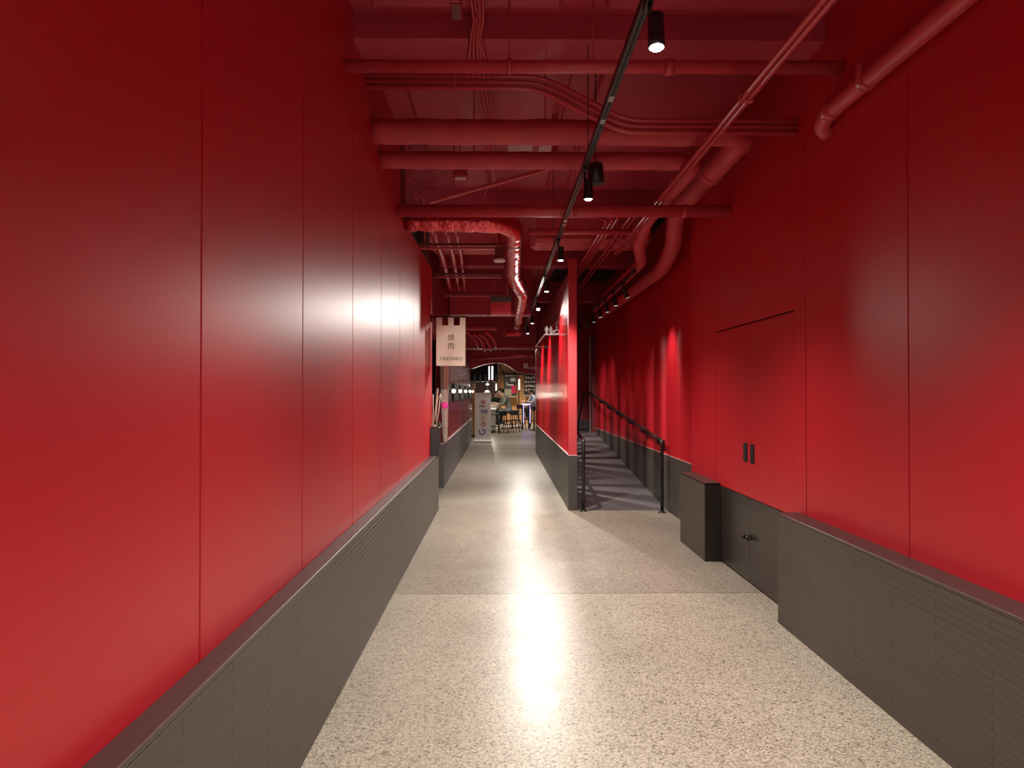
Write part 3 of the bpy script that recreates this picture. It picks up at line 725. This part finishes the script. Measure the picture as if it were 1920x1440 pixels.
def flag_text(body, size, u, v, name):
    me = text_mesh(body, size, M['ink'], 0.0005)
    for q in me.vertices:
        x, z = q.co.x, q.co.y
        uu, vv = u + x/W_, v - z/H_
        q.co = (p0.x + uu*W_, YF + wave(uu, vv) - 0.0012 - q.co.z*0.5, p0.z - vv*H_)
    return tag(link(name, me, tf), 'dark brown printed character' if len(body) == 1 else 'dark brown printed word')
flag_text('燒', 0.092, 0.50, 0.425, 'lettering'); flag_text('肉', 0.092, 0.50, 0.60, 'lettering'); flag_text('YAKINIKU', 0.064, 0.50, 0.855, 'lettering')
MB().cyl((XL + 0.001, YF + 0.002, p0.z + 0.004), (p1_.x + 0.02, YF + 0.002, p0.z + 0.004), 0.008, 10).build('rod', M['blk'], tf)
MB().bbox(XL, XL + 0.012, YF - 0.03, YF + 0.035, p0.z - 0.06, p0.z + 0.04, 0.003).build('wall_plate', M['blk'], tf)
MB().tube([(XL + 0.006, YF + 0.002, p0.z - 0.05), (p0.x - 0.006, YF + 0.002, p0.z)], 0.005, 8).build('brace', M['blk'], tf)

for i, (y, hl, lab) in enumerate(((12.75, 0.48, 'nearest'), (14.8, 0.80, 'second'), (17.0, 0.93, 'third'), (19.3, 0.90, 'fourth'), (21.3, 0.75, 'farthest'))):
    t = thing('globe_sconce', lab + ' of five glowing globe lamps on black plates along the restaurant slats', 'lamp', (XS, y, 1.33), group='restaurant globe lamps')
    MB().bbox(XS - 0.02, XS + 0.02, y - hl, y + hl, 1.33, 1.66, 0.004).build('back_plate', M['blk_matte'], t)
    MB().cyl((XS + 0.02, y, 1.515), (XS + 0.05, y, 1.515), 0.02, 12).build('socket', M['blk'], t)
    MB().sphere((XS + 0.085, y, 1.515), 0.038, 18, 12).build('globe', M['globe'], t)
    L_ = bpy.data.lights.new('globe_glow', 'POINT'); L_.energy = 0.9; L_.color = (1.0, 0.82, 0.6); L_.shadow_soft_size = 0.04
    lo = bpy.data.objects.new('globe_glow', L_); COL.objects.link(lo); lo.location = (0.16, 0, 0.185); lo.parent = t

td = thing('drape', 'tall pale gathered curtain at the near end of the restaurant slats', 'curtain', (-0.93, 11.85, 0.71))
vs, fs = [], []
nz, nn = 16, 28
for j in range(nz+1):
    v = j/nz; z = 0.705 + (2.34 - 0.705)*v
    wdt = 0.055 + 0.09*v**0.7
    cx = -0.895 - 0.025*v
    for i in range(nn):
        a = 2*math.pi*i/nn
        rr = 1 + 0.14*math.sin(a*7)
        vs.append((cx + wdt/2*rr*math.cos(a)*1.05, 11.9 + 0.07*rr*math.sin(a), z))
for j in range(nz):
    for i in range(nn): fs.append((j*nn+i, j*nn+(i+1) % nn, (j+1)*nn+(i+1) % nn, (j+1)*nn+i))
fs.append(list(range(nn))[::-1]); fs.append([nz*nn+i for i in range(nn)])
MB().add(vs, fs, True).build('cloth', M['drape'], td)
MB().cyl((-0.99, 11.9, 2.335), (-0.84, 11.9, 2.335), 0.012, 10).build('rod', M['blk'], td)

YP = 9.3
tp = thing('planter', 'black square planter box on the end of the left plinth', 'planter', (-0.84, YP, PH))
px0, px1, pz = XL + 0.002, XLP + 0.03, PH + 0.345
MB().bbox(px0, px1, YP - 0.06, YP + 0.2, PH, pz, 0.004).build('box', M['blk'], tp)
MB().box(px0 + 0.01, px1 - 0.01, YP - 0.05, YP + 0.19, pz - 0.02, pz + 0.004).build('soil', M['blk_matte'], tp)
to = thing('potted_orchid', 'orchid with one magenta bloom and pale stakes in the black planter', 'plant', (-0.83, YP + 0.05, pz))
for (xa, ya, xb, yb) in ((811, 799, 812, 739), (812, 799, 821, 728), (818, 799, 826, 738)):
    a, b = at(xa, ya, YP), at(xb, yb, YP)
    MB().tube([a, a.lerp(b, 0.5) + Vector((0.006, 0, 0)), b], 0.006, 8).build('stake', M['stem'], to)
a, b, c = at(817, 800, YP), at(826, 742, YP), at(834, 760, YP)
MB().tube(rounded([a, at(819, 760, YP), at(822, 741, YP), at(829, 744, YP), c], 0.08), 0.004, 8).build('stem', M['stem'], to)
fc = c
for k in range(5):
    an = 2*math.pi*k/5 + 0.3
    ce_ = fc + Vector((math.cos(an)*0.022, -0.004*(k % 2), math.sin(an)*0.022))
    MB().sphere(ce_, 0.024, 10, 7, (1, 0.25, 1)).build('petal', M['magenta'], to)
MB().sphere(fc + Vector((0, -0.01, 0)), 0.009, 8, 6).build('flower_centre', M['g_yel'], to)
for (dx, dy, dz, ln_) in ((0.14, -0.02, -0.03, 1), (0.10, 0.05, 0.03, 1), (0.05, -0.08, 0.05, 1), (0.17, 0.0, 0.0, 1)):
    s0 = Vector((-0.83, YP + 0.02, pz)); lf = []
    V, F = [], []
    for k in range(7):
        t_ = k/6; c_ = s0 + Vector((dx*t_, dy*t_, dz*t_ + 0.06*math.sin(math.pi*t_) - 0.05*t_*t_)); wd_ = 0.018*math.sin(math.pi*min(0.98, 0.1 + 0.9*t_)) + 0.001
        V += [c_ + Vector((0, -wd_, 0.004)), c_ + Vector((0, 0, -0.002)), c_ + Vector((0, wd_, 0.004)), c_ + Vector((0, 0, -0.006))]
    for k in range(6):
        for q in range(4): F.append((k*4+q, k*4+(q+1) % 4, (k+1)*4+(q+1) % 4, (k+1)*4+q))
    F += [(3, 2, 1, 0), (24, 25, 26, 27)]
    MB().add(V, F, True).build('leaf', M['leaf'], to)
MB().cyl((-0.83, YP + 0.03, pz), (-0.83, YP + 0.03, pz + 0.03), 0.03, 14, 0.036).build('moss_collar', M['stem'], to)

# ------------------------------------------------------------------ restroom signs
def person_icon(mb, cx, y, z, h, dress):
    mb.sphere((cx, y, z + h*0.90), h*0.10, 10, 7, (1, 0.5, 1))
    w0 = h*0.16
    if dress: poly = [(cx - w0*1.5, z + h*0.30), (cx + w0*1.5, z + h*0.30), (cx + w0*0.9, z + h*0.76), (cx + w0*0.5, z + h*0.80), (cx - w0*0.5, z + h*0.80), (cx - w0*0.9, z + h*0.76)]
    else: poly = [(cx - w0*0.8, z + h*0.40), (cx - w0*1.4, z + h*0.42), (cx - w0*1.4, z + h*0.75), (cx - w0*0.9, z + h*0.80), (cx + w0*0.9, z + h*0.80), (cx + w0*1.4, z + h*0.75), (cx + w0*1.4, z + h*0.42), (cx + w0*0.8, z + h*0.40)]
    mb.prism(poly, 'y', y - 0.004, y + 0.004)
    for s_ in (-1, 1): mb.box(cx + s_*w0*0.45 - w0*0.36, cx + s_*w0*0.45 + w0*0.36, y - 0.004, y + 0.004, z, z + h*0.42)
def wheel_icon(mb, cx, y, z, h):
    mb.tube([(cx + 0.30*h*math.cos(a*math.pi/10 + 2.5), y, z + 0.31*h + 0.30*h*math.sin(a*math.pi/10 + 2.5)) for a in range(17)], h*0.05, 6)
    mb.sphere((cx + 0.02*h, y, z + h*0.90), h*0.10, 10, 7, (1, 0.5, 1))
    mb.tube([(cx + 0.02*h, y, z + 0.80*h), (cx, y, z + 0.45*h), (cx - 0.30*h, y, z + 0.43*h), (cx - 0.48*h, y, z + 0.06*h), (cx - 0.58*h, y, z + 0.1*h)], h*0.06, 6)
ysg = 9.78
a, b = at(1021, 627, ysg), at(1061, 627, ysg)
sg = thing('restroom_sign', 'white restroom pictograms with arrow projecting from the near end of the divider', 'sign', (b.x, ysg, a.z))
MB().bbox(a.x, XD0 - 0.001, ysg - 0.008, ysg + 0.008, a.z - 0.008, a.z + 0.006, 0.002).build('arrow_bar', M['white'], sg)
hI = 0.105
for i, px in enumerate((1025, 1033)):
    mb = MB(); person_icon(mb, at(px, 627, ysg).x, ysg, a.z + 0.006, hI, i == 1); tag(mb.build('pictogram', M['white'], sg), 'white figure of a man' if i == 0 else 'white figure of a woman in a skirt')
mb = MB(); wheel_icon(mb, at(1043.5, 627, ysg).x, ysg, a.z + 0.004, hI); tag(mb.build('pictogram', M['white'], sg), 'white wheelchair symbol')
ah = at(1062, 627, ysg)
MB().tube([(ah.x - 0.055, ysg - 0.012, ah.z + 0.06), (ah.x - 0.002, ysg - 0.012, ah.z), (ah.x - 0.055, ysg - 0.012, ah.z - 0.06)], 0.006, 6, smooth=False).build('arrow_head', M['dark_red'], sg)
MB().bbox(a.x - 0.008, a.x + 0.008, ysg, 12.4, a.z - 0.012, a.z + 0.004, 0.002).build('side_bar', M['pink'], sg)
MB().bbox(a.x - 0.008, XD0 - 0.001, 12.38, 12.4, a.z - 0.012, a.z + 0.004, 0.002).build('end_bar', M['pink'], sg)
ys2 = 17.2
a, b = at(982, 690, ys2), at(999, 689, ys2)
sg = thing('restroom_sign', 'small far white restroom pictograms with hooked arrow by the divider end', 'sign', (XD0, ys2, a.z))
MB().bbox(a.x, XD0 - 0.001, ys2 - 0.008, ys2 + 0.008, a.z - 0.008, a.z + 0.008, 0.002).build('arrow_bar', M['white'], sg)
for i, px in enumerate((983.5, 988)):
    mb = MB(); person_icon(mb, at(px, 689, ys2).x, ys2, a.z + 0.008, 0.11, i == 1); mb.build('pictogram', M['white'], sg)
MB().tube([(b.x + 0.0, ys2, a.z + 0.04), (b.x + 0.045, ys2, a.z), (b.x - 0.01, ys2, a.z - 0.05)], 0.007, 6).build('arrow_head', M['white'], sg)

# ------------------------------------------------------------------ roll-up banner
YB = 22.2
b0, b1 = at(889, 736, YB), at(921.5, 829, YB)
tb = thing('rollup_banner', 'grey roll-up banner with Google lettering running up it', 'banner', ((b0.x + b1.x)/2, YB, 0), (0, 0, R(-6)))
bw, bh = b1.x - b0.x, b0.z
bw *= 0.93
MB().bbox(-bw/2, bw/2, -0.004, 0.004, 0.07, bh, 0.001).build('sheet', M['banner'], tb, True)
MB().bbox(-bw/2 - 0.045, bw/2 + 0.03, -0.10, 0.10, 0.0, 0.075, 0.025).build('cassette', M['white'], tb, True)
MB().cyl((-bw/2, 0, bh), (bw/2, 0, bh), 0.012, 10).build('top_rail', M['steel'], tb, True)
MB().cyl((0, 0.03, 0.06), (0, 0.012, bh - 0.01), 0.008, 8).build('pole', M['steel'], tb, True)
lets = [('G', 'g_blue', 0.31), ('o', 'g_red', 0.545), ('o', 'g_yel', 0.735), ('g', 'g_blue', 0.93), ('l', 'g_grn', 1.075), ('e', 'g_red', 1.21)]
for ch, c, zc in lets:
    me = text_mesh(ch, 0.29, M[c], 0.001)
    xs_ = [v.co.x for v in me.vertices]; cx = (min(xs_) + max(xs_))/2
    for v in me.vertices:
        x, y, z = v.co.x - cx, v.co.y, v.co.z
        v.co = (-y - 0.005, -0.006 - z, zc + x)      # rotated: reads bottom to top
    o = link('letter', me, tb, True)
# ------------------------------------------------------------------ food hall
hd_ = thing('canopy_hood', 'black slatted hood hanging over the counter in the food hall', 'hood', (-0.55, 26, 1.75))
MB().bbox(-1.7, -0.12, 25.2, 26.6, 1.86, 2.5, 0.02).build('casing', M['blk_matte'], hd_)
for k in range(9):
    MB().bbox(-1.65 + k*0.18, -1.58 + k*0.18, 25.16, 25.2, 1.78, 2.1, 0.004).build('fin', M['blk'], hd_)
for x in (-1.5, -0.3): MB().cyl((x, 26, 2.5), (x, 26, 4.0), 0.01, 8).build('hanger_rod', M['blk'], hd_)

def pendant(label, x, y0_, y1_, dep, wpx, cap=True, group=None):
    a, b = at(x, y0_, dep), at(x, y1_, dep); r = wpx*dep/FPX/2
    t = thing('tube_pendant', label, 'pendant lamp', (b.x, dep, b.z), group=group)
    MB().cyl(b, a, r, 12).build('tube', M['tube'], t)
    if cap:
        MB().cyl(b - Vector((0, 0, 0.08)), b, r*1.15, 12).build('cap', M['red_pipe'], t)
        MB().cyl(a, a + Vector((0, 0, 0.06)), r*1.15, 12).build('cap', M['red_pipe'], t)
    MB().cyl(a, (a.x, dep, 4.0), 0.006, 8).build('cord', M['blk'], t)
    return t
pendant('narrow left one of two bright vertical tube lamps with red ends', 917.2, 687, 712, 23.2, 2.2, group='hall tube lamps')
pendant('broad right one of two bright vertical tube lamps with red ends', 923.2, 687, 712, 23.2, 3.0, group='hall tube lamps')
pendant('slim white tube lamp hanging above the seated pair', 930.3, 719, 738, 30, 2.0, group='hall tube lamps')
pendant('white tube lamp hanging between the two wall displays', 973.5, 711, 731, 31, 2.8, group='hall tube lamps')
p = at(973.5, 745, 31)
tq = thing('slim_post', 'slim brown post under the tube lamp between the displays', 'post', (p.x, 31.7, 0))
MB().bbox(p.x - 0.025, p.x + 0.025, 31.67, 31.73, 0, at(973, 732, 31.7).z, 0.004).build('shaft', M['wood'], tq)
MB().bbox(p.x - 0.1, p.x + 0.1, 31.6, 31.8, 0, 0.02, 0.004).build('foot', M['blk'], tq)
for i, (x, y, dep, lab) in enumerate(((913.5, 734, 27.5, 'white glowing dome lamp just above the roll-up banner'), (914, 720.5, 26.4, 'small bright lamp under the black hood'))):
    p = at(x, y, dep)
    t = thing('dome_lamp', lab, 'lamp', (p.x, dep, p.z))
    MB().sphere((p.x, dep, p.z), 0.085 if i == 0 else 0.06, 16, 8, (1, 1, 0.5)).build('glass', M['tube'], t)
    MB().cyl((p.x, dep, p.z + 0.03), (p.x, dep, 4.0 if i == 0 else 2.0), 0.006, 8).build('cord', M['blk'], t)
    L_ = bpy.data.lights.new('lamp_glow', 'POINT'); L_.energy = 40 if i == 0 else 12; L_.color = (1, 0.88, 0.72); L_.shadow_soft_size = 0.08
    lo = bpy.data.objects.new('lamp_glow', L_); COL.objects.link(lo); lo.location = (0, -0.1, -0.12); lo.parent = t
# unseen ceiling downlights that brighten the hall
for i, (x, y, e) in enumerate(((-2.5, 29, 320), (0.6, 26.5, 260), (2.2, 31.5, 420), (0.3, 33.2, 900), (-2.0, 33.5, 300))):
    t = thing('downlight', ('left counter', 'entrance', 'right tables', 'display wall', 'far left')[i] + ' downlight, unseen, brightening the hall from its black ceiling', 'lamp', (x, y, 3.9), group='hall downlights')
    MB().tube([(x, y, 4.0), (x, y, 3.9)], 0.07, 18, rs=[0.07, 0.075]).build('can', M['blk'], t)
    MB().cyl((x, y, 3.899), (x, y, 3.897), 0.055, 18).build('lens', M['tube'], t)
    L_ = bpy.data.lights.new('down_beam', 'SPOT'); L_.energy = e; L_.color = (1, 0.88, 0.72); L_.spot_size = R(120); L_.spot_blend = 0.8; L_.shadow_soft_size = 0.06
    lo = bpy.data.objects.new('down_beam', L_); COL.objects.link(lo); lo.location = (0, 0, -0.03); lo.parent = t

# mauve partition and wood posts
struct('wall_hall_mauve', MB().box(-2.2, -0.28, 32.5, 32.7, 0, 4.0), M['mauve'], 'mauve partition wall behind the counter')
for x, y, dep, lab in ((887.5, 0, 25.0, 'orange plywood post just past the last globe lamp'), (938, 0, 35.5, 'brown wooden post left of the first wall display')):
    p = at(x, 735, dep)
    t = thing('wood_post', lab, 'post', (p.x, dep, 0))
    MB().bbox(p.x - 0.05, p.x + 0.05, dep - 0.05, dep + 0.05, 0, 1.80 if dep < 30 else 4.0, 0.006).build('shaft', M['ply'] if dep < 30 else M['wood'], t)
    MB().bbox(p.x - 0.07, p.x + 0.07, dep - 0.07, dep + 0.07, 0, 0.08, 0.006).build('foot', M['wood'], t)
def display(label, x0, x1, y0_, y1_, dep, kind):
    a, b = at(x0, y0_, dep), at(x1, y1_, dep)
    t = thing('wall_display', label, 'display', ((a.x + b.x)/2, dep, b.z))
    MB().bbox(a.x, b.x, dep, dep + 0.06, b.z, a.z, 0.01).build('board', M['poster_dk'], t)
    MB().bbox(a.x - 0.03, b.x + 0.03, dep - 0.10, dep + 0.06, b.z - 0.05, b.z, 0.01).build('sill', M['stone'], t)
    w_, h_ = b.x - a.x, a.z - b.z
    def patch(u0, u1, v0, v1, m, nm, d=0.012): MB().bbox(a.x + u0*w_, a.x + u1*w_, dep - d, dep + 0.001, a.z - v1*h_, a.z - v0*h_, 0.003).build(nm, m, t)
    if kind == 0:
        patch(0.08, 0.92, 0.02, 0.06, M['steel'], 'lamp_bar', 0.1)
        patch(0.55, 0.95, 0.14, 0.30, M['white'], 'card'); patch(0.20, 0.28, 0.34, 0.48, M['white'], 'card'); patch(0.2, 0.8, 0.44, 0.50, M['white'], 'card')
        patch(0.05, 0.62, 0.66, 0.97, M['poster_lt'], 'card'); patch(0.62, 0.99, 0.50, 0.86, M['poster_red'], 'card', 0.03)
    else:
        for r_ in range(4):
            patch(0.02, 0.98, 0.20 + 0.2*r_, 0.225 + 0.2*r_, M['blk'], 'shelf', 0.09)
            for c_ in range(5): patch(0.06 + 0.18*c_, 0.20 + 0.18*c_ - 0.02*(r_ % 2), 0.07 + 0.2*r_ + 0.02*((c_ + r_) % 3), 0.20 + 0.2*r_, (M['stone'], M['banner'], M['cream'])[(c_ + r_) % 3], 'package', 0.07)
    return t
display('dark wall display with white cards and one crimson card', 945, 967.5, 703, 743, 35.7, 0)
display('wall display with rows of pale packages at the right edge', 983, 1010, 703, 741, 35.7, 1)
tb2 = thing('picture_rail', 'black rail along the plywood wall above the displays', 'rail', (0.8, 35.8, 2.3))
pa = at(935, 703, 35.85)
MB().bbox(pa.x, 3.0, 35.82, 35.98, 2.33, 2.40, 0.01).build('bar', M['blk'], tb2)
for k in range(4): MB().bbox(pa.x + 0.2 + k*0.6, pa.x + 0.24 + k*0.6, 35.84, 36.0, 2.40, 2.52, 0.005).build('bracket', M['blk'], tb2)

# counter
ct = thing('bar_counter', 'long pale bar counter with its lit lower edge coloured white in the food hall', 'counter', (-0.9, 28.2, 0))
p = at(929, 766, 27.4)
MB().bbox(-2.6, p.x, 27.45, 28.7, 0, 0.86, 0.01).build('body', M['stone'], ct)
MB().bbox(-2.65, p.x + 0.04, 27.35, 27.6, 0.83, 0.90, 0.01).build('front_ledge', M['white'], ct)  # white colour stands in for light along the counter edge
MB().bbox(-2.65, p.x + 0.14, 27.6, 28.8, 0.90, 1.04, 0.012).build('worktop', M['topwood'], ct)
MB().bbox(-2.6, p.x, 27.40, 27.46, 0.0, 0.1, 0.004).build('toe_kick', M['blk'], ct)

def stool(label, x, y, h, rz, mt, back=False, group='bar stools', seat=None):
    t = thing('bar_stool' if h > 0.6 else 'dining_chair', label, 'stool' if h > 0.6 else 'chair', (x, y, 0), (0, 0, rz), group)
    s_ = 0.17
    MB().bbox(-s_, s_, -s_, s_, h - 0.04, h, 0.012).build('seat', seat or mt, t, True)
    for i in (-1, 1):
        for j in (-1, 1):
            MB().tube([(i*(s_ + 0.05), j*(s_ + 0.05), 0), (i*(s_ - 0.03), j*(s_ - 0.03), h - 0.03)], 0.016, 8).build('leg', mt, t, True)
    q = s_ + 0.02; zf = h*0.35
    for (x0, y0_, x1, y1_) in ((-q, -q, q, -q), (q, -q, q, q), (q, q, -q, q), (-q, q, -q, -q)):
        MB().tube([(x0, y0_, zf), (x1, y1_, zf)], 0.011, 8).build('stretcher', mt, t, True)
    if back:
        for i in (-1, 1): MB().tube([(i*(s_ - 0.02), s_ - 0.01, h - 0.02), (i*(s_ - 0.02), s_ + 0.05, h + 0.38)], 0.014, 8).build('back_post', mt, t, True)
        MB().bbox(-s_ + 0.01, s_ - 0.01, s_ + 0.03, s_ + 0.055, h + 0.18, h + 0.36, 0.008).build('back_rail', mt, t, True)
    return t
def px_x(x, dep): return at(x, 735, dep).x
stool('black bar stool at the counter just right of the roll-up banner', px_x(926.5, 28.9), 27.05, 0.72, 0.1, M['blk'])
stool('black bar stool under the man in the grey-green shirt', px_x(955, 28.9), 28.95, 0.70, 0.25, M['blk'])
stool('black bar stool half hidden left of the roll-up banner', px_x(884, 27.0), 27.0, 0.72, -0.2, M['blk'])
stool('black low chair in front of the seated man', px_x(948, 28), 27.4, 0.46, 2.6, M['blk'], True, 'black chairs')
stool('black low chair nearest the violet table', px_x(966, 28.5), 28.0, 0.46, 2.9, M['blk'], True, 'black chairs')
stool('brown wooden chair with a teal seat behind the seated man', px_x(976, 30.9), 30.9, 0.62, 0.0, M['wood'], True, 'brown chairs', M['teal'])
stool('dark bar stool under the person in black clothes', px_x(928, 29.9), 30.0, 0.66, 0.3, M['blk'])
stool('dark bar stool under the person in the pale blue shirt', px_x(1004, 32.2), 32.2, 0.74, 0.0, M['blk'])
vt = thing('led_table', 'tall narrow table glowing violet along its edges', 'table', (px_x(986, 31), 30.2, 0))
cx = px_x(986, 30.2)
MB().bbox(cx - 0.16, cx + 0.16, 30.0, 30.5, 0.98, 1.03, 0.006).build('tabletop', M['blk'], vt)
MB().bbox(cx - 0.165, cx + 0.165, 29.985, 30.0, 0.985, 1.025, 0.002).build('led_edge', M['violet'], vt)
for i in (-1, 1):
    MB().bbox(cx + i*0.13 - 0.03, cx + i*0.13 + 0.03, 30.02, 30.08, 0, 0.98, 0.004).build('leg', M['blk'], vt)
    MB().bbox(cx + i*0.13 - 0.03, cx + i*0.13 + 0.03, 30.42, 30.48, 0, 0.98, 0.004).build('leg', M['blk'], vt)
    MB().bbox(cx + i*0.13 + 0.022, cx + i*0.13 + 0.034, 30.008, 30.02, 0.25, 0.96, 0.002).build('led_strip', M['violet'], vt)

# people
def person(label, loc, rz, shirt, legs, lean, turn=0.0, group=None):
    """seated figure facing local -y; hips at z=0 of the thing (seat top)"""
    t = thing('person', label, 'person', loc, (0, 0, rz), group)
    J, E, RAD, REG = [], [], [], []
    def add(p, r, reg, par=None):
        J.append(p); RAD.append(r); REG.append(reg)
        if par is not None: E.append((par, len(J)-1))
        return len(J)-1
    def L(z, f): return (0, -f*z*lean, z)
    hip = add((0, 0.02, 0.09), (0.155, 0.115), 'legs')
    wst = add((0, -0.04*lean, 0.22), (0.145, 0.11), 'shirt', hip)
    ch = add((0, -0.22*lean, 0.40), (0.165, 0.12), 'shirt', wst)
    sh = add((0, -0.40*lean, 0.53), (0.12, 0.095), 'shirt', ch)
    nk = add((0, -0.50*lean, 0.61), (0.055, 0.055), 'skin', sh)
    hb = add((0, -0.60*lean - 0.01, 0.67), (0.070, 0.080), 'skin', nk)
    hm = add((0, -0.64*lean - 0.03, 0.74), (0.076, 0.092), 'skin', hb)
    ht = add((0, -0.66*lean - 0.02, 0.81), (0.060, 0.075), 'skin', hm)
    for s_ in (-1, 1):
        so = add((s_*0.175, -0.38*lean, 0.50), (0.062, 0.062), 'shirt', sh)
        el = add((s_*0.22, -0.36*lean - 0.12, 0.27), (0.048, 0.048), 'shirt', so)
        wr_ = add((s_*0.13, -0.36*lean - 0.34, 0.33), (0.032, 0.032), 'skin', el)
        pm = add((s_*0.11, -0.36*lean - 0.41, 0.34), (0.032, 0.020), 'skin', wr_)
        for q in range(4):
            f1 = add((s_*(0.085 + q*0.018), -0.36*lean - 0.465 + abs(q - 1.5)*0.006, 0.335), (0.009, 0.009), 'skin', pm)
            add((s_*(0.083 + q*0.018), -0.36*lean - 0.500 + abs(q - 1.5)*0.008, 0.315), (0.008, 0.008), 'skin', f1)
        th = add((s_*0.07, -0.36*lean - 0.42, 0.345), (0.010, 0.010), 'skin', pm); add((s_*0.055, -0.36*lean - 0.45, 0.335), (0.009, 0.009), 'skin', th)
        hp = add((s_*0.10, -0.04, 0.06), (0.095, 0.085), 'legs', hip)
        kn = add((s_*0.13, -0.43, 0.06), (0.065, 0.065), 'legs', hp)
        an = add((s_*0.12, -0.36, -0.36), (0.042, 0.045), 'legs', kn)
        he = add((s_*0.12, -0.36, -0.42), (0.040, 0.048), 'shoe', an)
        add((s_*0.13, -0.52, -0.44), (0.040, 0.028), 'shoe', he)
    me = bpy.data.meshes.new('body'); me.from_pydata(J, E, []); me.update()
    tmp = bpy.data.objects.new('tmp_body', me); COL.objects.link(tmp)
    md = tmp.modifiers.new('skin', 'SKIN'); md.use_smooth_shade = True
    sv = me.skin_vertices[0].data
    for i, r in enumerate(RAD): sv[i].radius = r
    sv[0].use_root = True
    sb = tmp.modifiers.new('sub', 'SUBSURF'); sb.levels = 1; sb.render_levels = 1
    dg = bpy.context.evaluated_depsgraph_get(); dg.update()
    bm_ = bpy.data.meshes.new_from_object(tmp.evaluated_get(dg))
    bpy.data.objects.remove(tmp)
    bm_.materials.clear()
    regs = ['skin', 'shirt', 'legs', 'shoe']
    for m_ in (M['skin'], shirt, legs, M['blk_matte']): bm_.materials.append(m_)
    JV = [Vector(j) for j in J]
    for pl_ in bm_.polygons:
        c_ = pl_.center; k = min(range(len(JV)), key=lambda i: (JV[i] - c_).length / (max(RAD[i]) + 0.03))
        pl_.material_index = regs.index(REG[k]); pl_.use_smooth = True
    link('body', bm_, t, True)
    H = Vector(J[hm])
    hr = MB().sphere((H.x, H.y + 0.018, H.z + 0.035), 0.098, 16, 10, (0.92, 1.05, 1.0))
    hr.v = [(x, y, z) if not (y < H.y - 0.03 and z < H.z + 0.05) else (x, H.y - 0.03 + (y - H.y + 0.03)*0.1, max(z, H.z + 0.0)) for x, y, z in hr.v]
    hr.build('hair', M['hair'], t, True)
    for s_ in (-1, 1):
        MB().sphere((H.x + s_*0.030, H.y - 0.088, H.z + 0.005), 0.011, 8, 6).build('eye', M['hair'], t, True)
        MB().sphere((H.x + s_*0.080, H.y + 0.0, H.z - 0.005), 0.022, 8, 6, (0.4, 0.7, 1)).build('ear', M['skin'], t, True)
    MB().sphere((H.x, H.y - 0.100, H.z - 0.02), 0.016, 8, 6, (0.7, 1, 1.3)).build('nose', M['skin'], t, True)
    MB().sphere((H.x, H.y - 0.085, H.z - 0.052), 0.012, 8, 6, (1.2, 0.4, 0.3)).build('mouth', M['poster_red'], t, True)
    return t
pm_ = person('person in a grey-green shirt leaning over the counter, seen from the side', (px_x(956, 28.9), 28.95, 0.725), R(-75), M['shirt_g'], M['jeans'], 0.42)
pm_.scale = (1.12, 1.28, 1.06)
person('person in black clothes facing the camera across the counter', (px_x(928, 29.9), 30.0, 0.70), R(25), M['shirt_k'], M['trousers'], 0.3)
person('person in a pale blue shirt seated at the right edge of the hall', (px_x(1004, 32.2), 32.2, 0.765), R(-70), M['shirt_b'], M['trousers'], 0.35)
tc_ = thing('stacked_plate', 'white round plate on the far table by the pale blue shirt', 'plate', (px_x(997, 29.4), 29.4, 0.96))
MB().tube([(px_x(997, 29.4), 29.4, 0.96), (px_x(997, 29.4), 29.4, 0.975), (px_x(997, 29.4), 29.4, 0.985)], 0.1, 20, rs=[0.06, 0.10, 0.11]).build('dish', M['white'], tc_)
ft = thing('side_table', 'small dark table carrying the white plate', 'table', (px_x(997, 29.4), 29.4, 0))
xx = px_x(999, 29.4)
MB().bbox(xx - 0.2, xx + 0.3, 29.2, 29.6, 0.93, 0.96, 0.005).build('tabletop', M['wood'], ft)
MB().cyl((xx + 0.05, 29.4, 0.02), (xx + 0.05, 29.4, 0.93), 0.03, 12).build('pedestal', M['blk'], ft)
MB().cyl((xx + 0.05, 29.4, 0), (xx + 0.05, 29.4, 0.025), 0.18, 18).build('base', M['blk'], ft)
